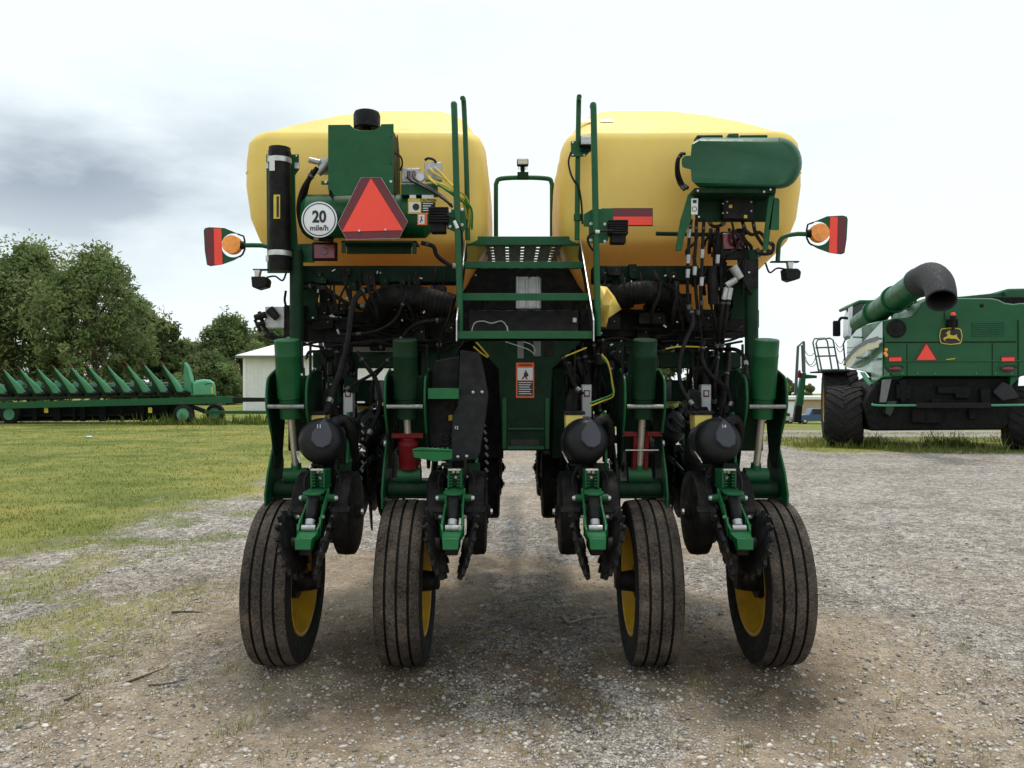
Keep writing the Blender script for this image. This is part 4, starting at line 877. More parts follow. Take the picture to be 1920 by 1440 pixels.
for c_ in (((1296,412,.24),(1293,440,.22),(1291,470,.2),(1289,520,.2),(1290,560,.25),(1296,620,.3)), ((1306,412,.24),(1305,450,.22),(1302,500,.2),(1306,560,.25),(1312,610,.3)), ((1320,412,.24),(1318,450,.22),(1316,500,.2),(1314,540,.22),(1316,600,.3)),
           ((1330,416,.26),(1336,424,.25),(1348,424,.25),(1358,418,.26)), ((1392,416,.26),(1398,432,.24),(1410,440,.24),(1424,436,.26),(1440,452,.26)), ((1412,416,.26),(1418,440,.26),(1436,466,.26),(1446,474,.26)),
           ((1440,455,.27),(1450,460,.24),(1446,474,.24),(1428,476,.25),(1420,468,.26))): hose(c_, .011, 'black', 'hose', 7)
for (px, py) in ((1292,430),(1291,478),(1303,500),(1317,468),(1290,505),(1316,520),(1346,478)):
    b = MB(); b.cyl(W(px,py,.185), W(px-1,py+16,.185), .014, .012, 8); part(b, 'hose_fitting', 'alu')
b = MB(); b.pr(1338, 448, 1350, 500, .28, .03); b.pr(1392, 486, 1422, 540, .25, .03); b.pr(1340, 470, 1420, 486, .3, .04); b.bolt(W(1404,511,.25), .010, mi=1); part(b, 'valve_bracket', ('black','zinc'), .004)
b = MB(); b.cyl(W(1374,500,.24), W(1388,522,.24), .03, .026, 12); b.cyl(W(1362,536,.22), W(1380,524,.22), .02, None, 10); b.cyl(W(1370,540,.22), W(1366,562,.22), .016, None, 8); b.cyl(W(1362,540,.22), W(1357,562,.22), .016, None, 8); part(b, 'pipe_fitting', 'alu')
for x0 in (1357, 1366): hose([(x0,560,.22),(x0-4,590,.24),(x0-10,630,.3),(x0-14,660,.4)], .013, 'black', 'hose', 7)
b = MB(); b.cyl(W(1335,500,.3), W(1338,570,.3), .035, None, 12); part(b, 'filter_bowl', 'black')
b = MB(); b.cyl(W(1230,438,.4), W(1360,440,.4), .014, None, 10); part(b, 'cross_pipe', 'dgreen')
b = MB(); b.pr(1340, 468, 1432, 478, .36, .1); part(b, 'bracket', 'dgreen', .004)
# ------------------------------------------------------------------ large air ducts
def duct(pts, r, rings):
    b = MB(); P = catmull([W(*p) for p in pts], 8); b.tube(P, r*.92, 16, smooth=False)
    m = len(P)
    for i in range(rings):
        t = i/(rings-1)*(m-2); j = int(t); f = t-j; c = P[j].lerp(P[j+1], f); ax = (P[j+1]-P[j]).normalized()
        b.lathe(c-ax*.007, ax, [(0,r*.9),(.004,r*.955),(.010,r*.955),(.014,r*.9)], 16)
    part(b, 'air_duct', 'rubber')
duct([(702,600,.55),(712,568,.42),(745,556,.36),(800,562,.34),(850,575,.34)], .085, 26)
duct([(1140,556,.4),(1170,552,.36),(1215,548,.36),(1255,560,.42),(1272,590,.5)], .080, 26)
# ------------------------------------------------------------------ hoses and harness in the shaded middle
HS = [((700,540,.3),(672,552,.25),(660,580,.22),(652,640,.2),(640,690,.18),(622,740,.1),(610,775,.02)),
      ((566,540,.4),(600,536,.4),(630,556,.4),(660,572,.38),(700,572,.4)), ((790,455,.2),(812,462,.2),(820,480,.2),(842,496,.2),(858,500,.2)),
      ((668,660,.3),(690,690,.3),(706,716,.3),(712,760,.25),(698,800,.2),(684,830,.15)), ((735,668,.3),(700,700,.25),(664,720,.2),(642,735,.15)),
      ((718,690,.35),(700,712,.35),(690,745,.35)), ((712,690,.35),(698,720,.3),(694,760,.3)),
      ((560,642,.4),(600,650,.4),(650,646,.35),(700,640,.35),(740,648,.4)), ((566,648,.45),(610,640,.4),(680,646,.4),(740,634,.4)), ((574,672,.5),(580,660,.45),(600,658,.4),(640,648,.4)),
      ((700,655,.45),(760,640,.45),(800,650,.45),(850,640,.45)), ((570,690,.4),(572,730,.3),(572,712,.3)), ((566,640,.2),(568,690,.15),(571,712,.12)),
      ((486,585,.4),(500,620,.38),(525,634,.36),(560,636,.36)), ((478,600,.4),(495,628,.38),(530,640,.36)), ((536,545,.38),(534,565,.38),(540,580,.38),(552,592,.38)),
      ((1240,640,.4),(1300,640,.4),(1340,648,.42),(1392,640,.45)), ((1236,652,.45),(1290,650,.42),(1350,654,.42),(1380,656,.3),(1396,672,.2),(1400,712,.1)),
      ((1286,560,.3),(1300,600,.25),(1285,640,.22),(1274,680,.2),(1276,720,.15),(1290,748,.1),(1308,768,.05)), ((1320,640,.3),(1316,670,.25),(1330,700,.2),(1360,726,.15),(1372,750,.1),(1362,776,.05)),
      ((1310,600,.3),(1316,640,.3),(1308,680,.3),(1306,712,.3)), ((1330,560,.35),(1340,600,.35),(1345,640,.4)), ((1300,640,.42),(1360,640,.42),(1400,626,.42)),
      ((1054,666,.3),(1064,690,.25),(1076,720,.2),(1092,738,.15)), ((1078,650,.3),(1077,720,.25),(1077,772,.1)), ((1090,680,.35),(1096,700,.3),(1095,720,.3)),
      ((850,560,.1),(840,600,.12),(824,640,.2),(822,680,.25)), ((870,640,.2),(858,660,.2),(850,700,.25)), ((1120,640,.3),(1160,634,.35),(1200,642,.4),(1240,632,.4)),
      ((1130,655,.35),(1170,648,.35),(1196,655,.4)), ((760,560,.25),(740,600,.3),(700,622,.35),(640,628,.4)), ((830,600,.3),(790,604,.3),(765,620,.35),(740,655,.4))]
rs_ = random.Random(3)
for i, h in enumerate(HS): hose(h, (.019,.014,.014,.015,.010,.007,.006)[i] if i < 7 else rs_.choice((.006,.008,.010,.013)), 'rubber' if i % 3 else 'black', 'hose', 7)
for i in range(46):   # wiring looms strung along the beams
    lft = i % 2; x0 = rs_.uniform(570,800) if lft else rs_.uniform(1115,1340); y0 = rs_.uniform(575,650); dx = rs_.uniform(40,130)
    if x0+dx > 1392: dx = 1392-x0
    Yc = rs_.uniform(.38,.66); sag = rs_.uniform(-8,18)
    hose([(x0,y0,Yc),(x0+dx*.35,y0+sag*.7,Yc-.03),(x0+dx*.7,y0+sag,Yc),(x0+dx,y0+rs_.uniform(-12,12),Yc+.04)], rs_.choice((.005,.006,.008,.011)), rs_.choice(('rubber','black','black')), 'wiring_loom', 6, k=4)
for c_ in (((893,642,.1),(905,655,.12),(916,668,.15)), ((888,650,.1),(902,662,.12),(914,670,.15)), ((1128,664,.1),(1140,680,.1),(1148,715,.1),(1150,742,.1),(1130,752,.05),(1105,762,0)), ((1248,654,.35),(1275,650,.35),(1325,651,.35)), ((1060,668,.2),(1075,662,.2),(1100,652,.2))): hose(c_, .005, 'cable_y', 'cable', 6)
hose([(1128,668,.12),(1143,690,.12),(1147,720,.11),(1149,738,.1),(1128,748,.05),(1106,756,0)], .005, 'cable_g', 'cable', 6)
for c_ in (((948,641,.4),(970,648,.38),(990,655,.38),(1002,664,.4)), ((982,641,.4),(996,646,.38),(1003,655,.38),(1002,663,.4))): hose(c_, .003, 'tube_w', 'wire', 5)
for i in range(30):   # plated fittings catching light among the hoses
    lft = i % 2; px = rs_.uniform(580,850) if lft else rs_.uniform(1118,1385); py = rs_.uniform(500,655); Yc = rs_.uniform(.30,.40)
    b = MB(); p = W(px,py,Yc); a = rs_.uniform(0,6.28); l_ = rs_.uniform(.005,.014); v = Vector((math.cos(a)*l_,0,math.sin(a)*l_)); b.cyl(p-v, p+v, rs_.uniform(.004,.007), None, 7); part(b, 'fitting', rs_.choice(('alu','zinc')))
for i in range(34):   # boxes, valves and solenoids bolted to the beams
    lft = i % 2; px = rs_.uniform(580,850) if lft else rs_.uniform(1118,1380); py = rs_.uniform(560,652); Yc = rs_.uniform(.5,.66)
    b = MB(); w, h = rs_.uniform(8,26), rs_.uniform(8,20); b.pr(px-w, py-h, px+w, py+h, Yc, .1); b.bolt(W(px+w*.5,py,Yc), .007, mi=1); part(b, 'valve_body', ('steel','zinc'), .006)
b = MB(); b.pr(620, 592, 628, 600, .44, .01); part(b, 'label', 'wlabel'); b = MB(); b.pr(630, 594, 640, 598, .44, .01); part(b, 'label', 'wlabel')
# orange-lit underside clutter: lower rail on the left hopper
beam(580, 532, 700, 536, .95, .02, 'dgreen', 'tank_rail', .002)
# valve block hung outside the left corner
b = MB(); b.pr(497, 575, 533, 615, .38, .05); vb = part(b, 'valve_block', 'alu', .004)
b = MB(); b.cyl(W(505,580,.36), W(520,596,.36), .03, .024, 10); b.cyl(W(498,590,.36), W(478,596,.36), .022, .02, 10); b.cyl(W(496,606,.36), W(482,608,.36), .014, None, 8); part(b, 'solenoid', 'steel', 0, vb)
b = MB(); b.pr(532, 572, 570, 640, .4, .1); part(b, 'valve_mount', 'steel', .006)
# ------------------------------------------------------------------ centre tower
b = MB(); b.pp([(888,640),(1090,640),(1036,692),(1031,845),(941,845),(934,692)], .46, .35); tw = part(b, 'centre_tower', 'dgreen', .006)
for x0 in (941.5, 1022):
    b = MB(); b.pr(x0, 746, x0+8.5, 842, .44, .02); part(b, 'tower_flange', 'green', .004, tw)
b = MB(); b.pr(951, 802, 1021, 806, .43, .025); b.pr(951, 836, 1021, 843, .43, .025); part(b, 'tower_shelf', 'green', .003, tw)
b = MB(); b.pr(958, 824, 1010, 836, .455, .003); part(b, 'tower_slot', 'ink', 0, tw)
b = MB(); b.pr(967.5, 680, 1001.5, 746, .452, .003, 0); b.pr(970.5, 689.5, 999, 713, .4505, .001, 1); b.pr(970.5, 714, 999, 742, .4505, .001, 2); lb = part(b, 'warning_label', ('orange','wlabel','ink'), 0, tw)
text_mesh('WARNING', .018, W(985,684.6,.4505), M['ink'], 'label_text', tw, .0004)
for i in range(6):
    b = MB(); b.pr(972.5, 716.5+i*4.2, 997-(i*7%5), 718+i*4.2, .4498, .0006); part(b, 'label_line', 'wlabel', 0, tw)
b = MB(); b.ell(W(986,696,.4495), (.006,.0008,.006), 8, 5); b.pp([(983,698),(989,698),(991,705),(987,707),(990,711),(986,711),(984,706),(981,711),(978,711),(982,704)], .4498, .0006); part(b, 'label_figure', 'ink', 0, tw)
b = MB(); b.pr(970, 640, 982, 672, .455, .004, 0); b.pr(1000, 640, 1014, 668, .455, .004, 0); b.pr(1020, 640, 1038, 668, .455, .004, 1); part(b, 'module_cover', ('trimd','black'), .002, tw)['kind'] = 'stuff'
# yellow chute right of the ladder
b = MB(); b.add([W(1125,536,.0),W(1138,538,.0),W(1152,556,.05),W(1165,580,.1),W(1141,596,.0),W(1136,614,.05),W(1126,612,.05),W(1126,572,.0),W(1143,572,-.04)],
                [(0,1,2,8,7),(8,2,3,4),(7,8,4,5,6)]); ch = part(b, 'seed_chute', 'yellow')
sm = ch.modifiers.new('wall', 'SOLIDIFY'); sm.thickness = .008; sm.offset = 1
# ------------------------------------------------------------------ black drop ladder on the second row
b = MB(); b.pp([(863,656),(900,661),(907,690),(916,742),(910,790),(900,850),(893,862),(845,866),(848,780),(858,760)], -.02, .03)
for p in ((887,735.5),(904,735),(858.5,856.5),(875,855.5)): b.bolt(W(*p,-.022), .0135, mi=1, h=.010)
dl = part(b, 'ladder_panel', ('blued','zinc'), .006)
text_mesh('12', .026, W(855.5,802,-.024), M['wlabel'], 'row_number', dl, .0002)
b = MB(); b.pp([(815,676),(862,668),(858,735),(846,850),(806,850),(800,770)], .10, .03); part(b, 'ladder_back_panel', 'black', .006)
b = MB(); b.pr(802, 729, 860, 748, -.08, .16); b.pr(802, 728, 860, 729, -.08, .004); part(b, 'ladder_step', 'lgreen', .004)
b = MB(); b.pp([(773,842),(790,839),(848,843),(848,861),(815,866),(800,862),(776,858)], -.28, .012); 
st0 = [W(773,843,-.28), W(848,844,-.28), W(846,842,-.10), W(790,841,-.08)]
b.prism(st0, (0,0,-.012)); part(b, 'foot_step', 'lgreen', .004)
for i in range(7):
    b = MB(); p = W(785+i*9, 842, -.26+.02*(i%3)); b.cyl(p-Vector((0,0,.004)), p+Vector((0,0,.008)), .011, .008, 8); part(b, 'step_stud', 'lgreen')
b = MB(); b.pr(841, 778, 850, 789, .06, .02); part(b, 'cable_tag', 'ypaint', .003)
# ------------------------------------------------------------------ transport wheels with lift cylinders
WX = (-1.305, -.62, .77, 1.475)
RT, WT = .4875, .265
def wheel_proto():
    # tyre: ribbed tread between two sidewalls
    hw = WT/2; prof = []; mis = []
    def p(t, r, mi): prof.append((t, r)); mis.append(mi)
    p(-hw*.80, .315, 1); p(-hw*.97, .36, 1); p(-hw*1.02, .41, 1); p(-hw*.985, .450, 1); p(-hw*.93, .472, 0)
    ribs = [(-.90,-.535), (-.425,-.055), (.055,.425), (.535,.90)]
    for i, (a, c) in enumerate(ribs):
        cr = lambda t: RT-.014*(t*t)
        p(hw*a, cr(a), 0); p(hw*(a+c)/2, cr((a+c)/2)+.001, 0); p(hw*c, cr(c), 2 if i < 3 else 0)
        if i < 3: p(hw*(c+.02), cr(c)-.016, 2); p(hw*(ribs[i+1][0]-.02), cr(c)-.016, 2)
    p(hw*.93, .472, 1); p(hw*.985, .450, 1); p(hw*1.02, .41, 1); p(hw*.97, .36, 1); p(hw*.80, .315, 1)
    b = MB(); b.lathe((0,0,RT), (1,0,0), prof, 64, mis=mis, closed=True); ty = part(b, 'tyre', ('tread','side','groove'), ang=40)
    return ty
tyre0 = wheel_proto()
def rim_at(sg):
    b = MB(); hw = WT/2
    b.lathe((0,0,RT), (sg,0,0), [(-hw*.86,.30),(-hw*.84,.318),(hw*.86,.322),(hw*.88,.312),(hw*.84,.302),(hw*.50,.288),(hw*.30,.262),(hw*.05,.25),(-hw*.05,.23),(-hw*.12,.12),(-hw*.05,.10),(0,.0)], 40)
    rm_ = part(b, 'rim', 'ypaint', 0, tyre0 if False else None); return rm_
for i, x in enumerate((-1.36, -.63, .815, 1.54)):
    sg = 1 if x < PC else -1    # dished face looks to the machine's centre
    t_ = tyre0 if i == 0 else tyre0.copy()
    if i: COL.objects.link(t_); t_.parent = PL; t_.matrix_parent_inverse = tyre0.matrix_parent_inverse.copy()
    t_.location = (x, .10, -.006); t_.name = 'tyre'; t_.rotation_euler = (R(37*i), 0, 0) if False else (0,0,0)
    b = MB(); hw = WT/2
    b.lathe((0,0,RT), (sg,0,0), [(-hw*.86,.30),(-hw*.84,.318),(hw*.86,.322),(hw*.88,.312),(hw*.84,.302),(hw*.50,.288),(hw*.30,.262),(hw*.05,.25),(-hw*.05,.23),(-hw*.12,.12),(-hw*.05,.10),(0,.0)], 40); rm_ = b.build('rim', M['ypaint']); rm_.parent = t_
    b = MB(); b.cyl((0,0,RT), (sg*hw*1.25,0,RT), .075, .055, 14); b.lathe((sg*hw*.35,0,RT), (sg,0,0), [(0,.105),(.03,.10),(.035,.06)], 16)
    for k in range(6):
        a = k*math.pi/3; b.cyl((sg*hw*.0,.085*math.cos(a),RT+.085*math.sin(a)), (sg*hw*.55,.085*math.cos(a),RT+.085*math.sin(a)), .013, None, 6)
    hb = b.build('hub', M['steel']); hb.parent = t_
    b = MB(); b.prism([(x+sg*(hw+.03), .06, RT-.05), (x+sg*(hw+.03), .16, RT-.06), (x+sg*(hw+.03), .34, 1.0), (x+sg*(hw+.03), .30, 1.16), (x+sg*(hw+.03), .10, 1.16), (x+sg*(hw+.03), .04, RT+.05)], (sg*.03,0,0)); part(b, 'wheel_arm', 'steel', .006)
def module(i):
    x = WX[i]; o = x < PC; sg = 1 if o else -1; e = [-1.305,-.62,.77,1.475]
    def Q(dx, Y, z): return Vector((x+dx, Y, z))
    top, bot = Q(0,-.09,1.925), Q(0,.0,1.47)
    ax = (bot-top).normalized(); b = MB()
    b.lathe(top, ax, [(0,.0),(0,.066),(.006,.071),(.085,.071),(.088,.0725),(.10,.0725),(.103,.071),((bot-top).length-.12,.070),((bot-top).length-.115,.062),((bot-top).length,.062),((bot-top).length,.02)], 28); cy = part(b, 'lift_cylinder', 'green' if i in (0,3) else 'dgreen')
    b = MB(); rb = Q(0,.12,1.14); b.cyl(bot-ax*.02, rb, .021, None, 14); part(b, 'cylinder_rod', 'chrome', 0, cy)
    pz = W(0,762,-.06).z
    b = MB(); b.cyl(Q(-.105,-.10,pz), Q(.105,-.10,pz), .0125, None, 12); part(b, 'pivot_pin', 'pin')
    # yoke cheeks: bright front edge, arching out over the cylinder
    for s in (-1, 1):
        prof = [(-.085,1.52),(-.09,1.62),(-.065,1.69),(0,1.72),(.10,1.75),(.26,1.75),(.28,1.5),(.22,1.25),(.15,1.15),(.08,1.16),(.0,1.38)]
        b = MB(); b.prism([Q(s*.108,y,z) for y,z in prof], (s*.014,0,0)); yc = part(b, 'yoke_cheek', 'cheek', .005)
        b = MB(); b.tube([Q(s*.115,y,z) for y,z in [(-.004,1.38),(-.088,1.52),(-.094,1.62),(-.068,1.694),(-.002,1.724),(.10,1.755)]], .0075, 6); part(b, 'cheek_rim', 'green', 0, yc)
    b = MB(); b.bb(x-.09, x+.09, .26, .30, 1.25, 1.72); part(b, 'yoke_web', 'dgreen', .006)
    # rod end barrel, arm box
    b = MB(); b.cyl(Q(-.07,.12,1.115), Q(.07,.12,1.115), .046, None, 18); b.cyl(Q(0,.12,1.13), Q(0,.115,1.19), .034, .03, 12); part(b, 'rod_end', 'green')
    b = MB(); b.bb(x-.135, x+.135, .10, .34, .975, 1.075); b.cyl(Q(-.135,.13,1.03), Q(.135,.13,1.03), .052, None, 16); part(b, 'axle_box', 'dgreen', .01)
    for s in (-1, 1):
        prof = [(.04,.96),(.0,1.06),(.06,1.17),(.20,1.30),(.28,1.36),(.34,1.33),(.36,1.18),(.32,.96)]
        if s == -sg: prof = [(-.02,.93),(-.03,1.02),(.02,1.14),(.12,1.28),(.2,1.345),(.27,1.34),(.34,1.18),(.32,.93)]
        b = MB(); b.prism([Q(s*.137,y,z) for y,z in prof], (s*.014,0,0)); b.cyl(Q(s*.150,.22,1.30), Q(s*.172,.22,1.30), .022, None, 10, mi=1); part(b, 'arm_plate', ('green','zinc') if (s == -sg) else ('dgreen','zinc'), .004)
    b = MB(); b.tube([Q(s_*.12,-.02,z_) for s_, z_ in ((sg,1.9),(sg,1.75),(sg,1.70))], .008, 7); part(b, 'hydraulic_line', 'black')
    if i in (1, 2):   # red transport lock on the rod
        b = MB()
        if i == 1: b.lathe(Q(0,.055,1.355), Vector((0,.12,-.4)).normalized(), [(0,.05),(.03,.05),(.035,.062),(.20,.058)], 14, closed=False); b.box(Q(0,.04,1.36), (.19,.05,.03))
        else:
            for s in (-1,1):
                b.prism([Q(s*.035-.012,.03,1.37),Q(s*.035+.012,.03,1.37),Q(s*.035+.012,.09,1.15),Q(s*.035-.012,.09,1.15)], (0,.06,0)); b.box(Q(s*.075,.03,1.37), (.09,.05,.025))
            b.cyl(Q(-.10,.02,1.275), Q(.10,.02,1.275), .005, None, 6, mi=1)
        part(b, 'transport_lock', ('red','zinc'), .005)
for i in range(4): module(i)
# ------------------------------------------------------------------ row units
RX = (-1.08, -.318, .444, 1.206)
def disc(b, c, ax, r, th, teeth, tl, tw_, mi=0):
    c = Vector(c); ax, u, v = frame(ax)
    b.lathe(c-ax*th/2, ax, [(0,.0),(0,r*.35),(th*.2,r*.6),(0,r*.97),(th*.5,r),(th,r*.97),(th*.8,r*.6),(th,r*.35),(th,0)], 28, mi=mi)
    for k in range(teeth):
        a = 2*math.pi*k/teeth; rd = u*math.cos(a)+v*math.sin(a); tg = ax.cross(rd); p0 = c+rd*(r*.92)
        w = tw_; P = [p0-tg*w-ax*th*.8, p0+tg*w-ax*th*.8, p0+tg*w+ax*th*.8, p0-tg*w+ax*th*.8]
        q0 = c+rd*(r+tl)+tg*w*.5; Q_ = [q0-tg*w*.55-ax*th*.5, q0+tg*w*.55-ax*th*.5, q0+tg*w*.55+ax*th*.5, q0-tg*w*.55+ax*th*.5]
        b.add(P+Q_, [(0,1,5,4),(1,2,6,5),(2,3,7,6),(3,0,4,7),(4,5,6,7)], mi)
def row_unit():
    L_ = []
    def bp(b, name, mat, bevel=0, parent=None, ang=35):
        o = part(b, name, mat, bevel, parent, ang)
        if parent is None: L_.append(o)
        return o
    # shank / main frame
    b = MB(); b.prism([(-.055,-.02,1.06),(-.055,.10,.86),(-.055,.45,.86),(-.055,.62,1.1),(-.055,.62,1.42),(-.055,.1,1.40),(-.055,-.02,1.22)], (.022,0,0)); b.prism([(.033,-.02,1.06),(.033,.10,.86),(.033,.45,.86),(.033,.62,1.1),(.033,.62,1.42),(.033,.1,1.40),(.033,-.02,1.22)], (.022,0,0)); b.bb(-.033,.033,.05,.4,1.0,1.3)
    sh = bp(b, 'row_shank', 'steel', .004)
    b = MB(); b.prism([(.10,-.02,1.20),(.10,.10,1.20),(.10,.12,1.50),(.10,.02,1.50)], (.018,0,0)); bp(b, 'meter_bracket', 'green', .004, sh)
    for z in (1.08, 1.36):
        for s in (-1,1):
            b = MB(); b.tube([(s*.075,.55,z),(s*.075,1.05,z+.06)], .018, 8, smooth=False); bp(b, 'parallel_arm', 'dgreen', 0, sh)
    # meter dome with its flat cover facing back and up
    c = Vector((-.02,-.10,1.338)); ax = Vector((0.08,-1,.10)).normalized()
    b = MB(); b.lathe(c, ax, [(-.16,.10),(-.15,.128),(-.04,.131),(-.036,.135),(-.020,.135),(-.016,.131),(.03,.128),(.062,.116),(.082,.09),(.088,.06),(.09,0)], 40); dm = bp(b, 'meter_dome', 'dome')
    n_ = Vector((.12,-1,.42)).normalized(); u_ = Vector((0,0,1))-n_*n_.z; u_.normalize(); v_ = n_.cross(u_)*-1
    cc = c+ax*.100+Vector((.022,.0,.022)); poly = [(-.052,.0),(-.042,-.045),(-.005,-.066),(.03,-.060),(.062,-.022),(.060,.022),(.038,.060),(.0,.105),(-.028,.075),(-.048,.03)]
    f_ = [cc+v_*a*-1+u_*d_ for a, d_ in poly]; k_ = [c+ax*.02+(p-cc)*1.25+(cc-(c+ax*.100)) for p in f_]
    b = MB(); m = len(f_); b.add(f_+k_, [tuple(range(m))]+[(i,m+i,m+(i+1)%m,(i+1)%m) for i in range(m)]); bp(b, 'dome_cover', 'cover', .006, dm)
    b = MB(); b.cyl(c+Vector((.045,0,.07)), c+Vector((.085,.03,.118)), .036, .033, 14); b.tube([c+Vector((.08,.025,.112)), c+Vector((.12,.05,.12)), c+Vector((.15,.08,.07)), c+Vector((.155,.14,-.03)), c+Vector((.15,.2,-.1))], .031, 12); bp(b, 'vacuum_elbow', 'black', 0, dm)
    b = MB(); b.tube([c+Vector((-.135,-.02,-.06)), c+Vector((-.12,-.06,-.09)), c+Vector((-.105,-.07,-.12))], .004, 6); bp(b, 'latch_wire', 'zinc', 0, dm)
    # yellow mini hopper
    b = MB(); b.prism([(-.125,.0,1.39),(-.04,.0,1.39),(-.022,.0,1.485),(-.128,.0,1.485)], (0,.14,0)); hp = bp(b, 'mini_hopper', 'yellow', .006)
    b = MB(); b.bb(-.140,-.012,-.012,.15,1.487,1.505); bp(b, 'hopper_rim', 'black', .004, hp)
    # labelled drive motor and its rod
    b = MB(); b.box((.033,.42,1.557), (.066,.07,.215)); mo = bp(b, 'drive_motor', 'alu', .006)
    b = MB(); b.bb(.006,.060,.381,.3835,1.46,1.655); bp(b, 'label', 'wlabel', 0, mo)
    b = MB(); b.bb(.014,.052,.3785,.3805,1.585,1.628,0); b.bb(.022,.045,.3770,.3780,1.594,1.620,1); bp(b, 'label_mark', ('dred','wlabel'), 0, mo)
    b = MB(); b.cyl((.033,.42,1.45),(.033,.40,1.36), .012, None, 8); b.cyl((.033,.42,1.665),(.033,.42,1.72), .02, .014, 8); bp(b, 'motor_shaft', 'steel', 0, mo)
    b = MB(); b.prism([(-.11,.25,1.46),(-.03,.25,1.46),(-.03,.25,1.62),(-.08,.25,1.64),(-.11,.25,1.56)], (0,.12,0)); bp(b, 'seed_meter', 'steel', .01)
    # gauge wheels
    for s in (-1,1):
        b = MB(); b.lathe((s*.115-.055,-.0,.91), (1,0,0), [(0,.14),(.003,.225),(.012,.242),(.05,.246),(.098,.242),(.107,.225),(.11,.14)], 36, mi=0); gw = bp(b, 'gauge_wheel', 'rubber')
        b = MB(); b.lathe((s*.115+s*.057,0,.915), (s,0,0), [(-.11,.13),(-.01,.14),(0,.05),(.02,.03),(.02,0)], 20); bp(b, 'wheel_disc', 'steel', 0, gw)
        b = MB(); b.bolt((s*.115+s*.077,0,.915), .02, (s,0,0), .012); bp(b, 'hub_bolt', 'zinc', 0, gw)
        b = MB(); b.box((s*.115,-.225,.69), (.02,.02,.03)); 
    # serrated coulters ahead
    for s in (-1,1):
        b = MB(); disc(b, (s*.11,.72,.93), (1,s*.22,s*.06), .225, .008, 26, .035, .012); bp(b, 'row_cleaner', 'steel')
        b = MB(); b.lathe((s*.04,.30,.86), (1,s*.06,0), [(0,0),(0,.19),(.004,.19),(.004,0)], 30); bp(b, 'opener_disc', 'steel')
    # gauge-wheel arms, scrapers, downforce spring, cables
    for s in (-1,1):
        b = MB(); b.tube([(s*.05,.12,1.12),(s*.052,.06,1.03),(s*.056,.0,.91)], .02, 8); b.cyl((s*.04,.0,.91),(s*.19,.0,.91), .016, None, 10); bp(b, 'gauge_arm', 'dgreen', 0, sh)
        b = MB(); b.prism([(s*.06,-.235,.98),(s*.17,-.235,.98),(s*.17,-.247,.95),(s*.06,-.247,.95)], (0,.012,.0)); bp(b, 'mud_scraper', 'steel', .002, sh)
        b = MB(); b.tube([(s*.06,-.12,1.20),(s*.10,-.16,1.13),(s*.085,-.2,1.04),(s*.05,-.24,.97)], .006, 6); bp(b, 'cable', 'black', 0, sh)
        for q_ in range(3): 
            b = MB(); b.bolt((s*.056,-.02+.05*q_,1.12+.045*q_), .011, (s,-.4,0), .012); bp(b, 'bolt', 'pin', 0, sh)
    b = MB(); b.tube([(-.075+.028*math.cos(t_*.9),.02+.028*math.sin(t_*.9),1.20+.0042*t_) for t_ in range(40)], .0052, 5, smooth=False); bp(b, 'downforce_spring', 'steel', 0, sh)
    b = MB(); b.bb(-.10,-.05,-.03,.05,1.185,1.2); b.bb(.055,.13,.0,.02,1.05,1.2); bp(b, 'spring_perch', 'dgreen', .003, sh)
    for q_ in range(9):
        b = MB(); a_ = q_*.32; b.tube([(.135+.02*math.sin(a_),.30-.02*q_,1.42-.045*q_),(.150+.02*math.sin(a_),.29-.02*q_,1.40-.045*q_)], .009, 6, smooth=False); bp(b, 'chain_link', 'pin', 0, sh)
    # depth rack
    b = MB(); b.prism([(-.040,-.28,1.185),(-.028,-.28,1.185),(-.028,-.28,1.09),(-.040,-.28,1.09)], (0,.16,0)); b.prism([(.028,-.28,1.185),(.040,-.28,1.185),(.040,-.28,1.09),(.028,-.28,1.09)], (0,.16,0)); b.bb(-.0275,.0275,-.20,-.12,1.09,1.185)
    for k in range(5): b.bb(-.027,-.012,-.285,-.27,1.098+k*.017,1.106+k*.017)
    for k in range(5): b.bb(.012,.027,-.285,-.27,1.098+k*.017,1.106+k*.017)
    rk = bp(b, 'depth_rack', 'green', .002)
    b = MB(); b.bb(-.036,.034,-.292,-.275,1.186,1.197); bp(b, 'rack_bar', 'chrome', .002, rk)
    for p in ((-.012,1.172),(.014,1.170),(.002,1.142)):
        b = MB(); b.bolt((p[0],-.205,p[1]), .011, h=.02); bp(b, 'bolt', 'zinc', 0, rk)
    # top plate, spring cup and spring
    b = MB(); b.lathe((0,-.36,1.066), (0,-.1,1), [(0,.0),(0,.052),(.006,.057),(.014,.057),(.016,.05),(.016,0)], 22); b.prism([(-.05,-.36,1.068),(.05,-.36,1.068),(.045,-.12,1.082),(-.045,-.12,1.082)], (0,0,.012)); tp = bp(b, 'spring_seat', 'green', .003)
    sa, sb = Vector((0,-.36,1.062)), Vector((0,-.455,.905)); sx = (sb-sa).normalized()
    b = MB(); b.lathe(sa, sx, [(0,.034),(.012,.035),(.014,.031),(.05,.031),(.11,.029),(.14,.026),(.15,.018)], 20); bp(b, 'spring_cup', 'black', 0, tp)
    b = MB(); b.lathe(sa+sx*.003, sx, [(0,.0355),(.006,.0355)], 20); bp(b, 'spring_ring', 'chrome', 0, tp)
    b = MB(); b.lathe(sa+sx*.145, sx, [(0,.026),(.03,.025),(.035,.02)], 12); b.cyl((-.036,-.47,.902),(.036,-.47,.902), .0165, None, 12); bp(b, 'spring_clevis', 'alu', 0, tp)
    # cross pivot
    b = MB()
    for s in (-1,1): b.cyl((s*.045,-.25,1.03),(s*.092,-.25,1.03), .0245, .022, 14); b.cyl((s*.092,-.25,1.03),(s*.108,-.25,1.03), .016, .012, 8, mi=1)
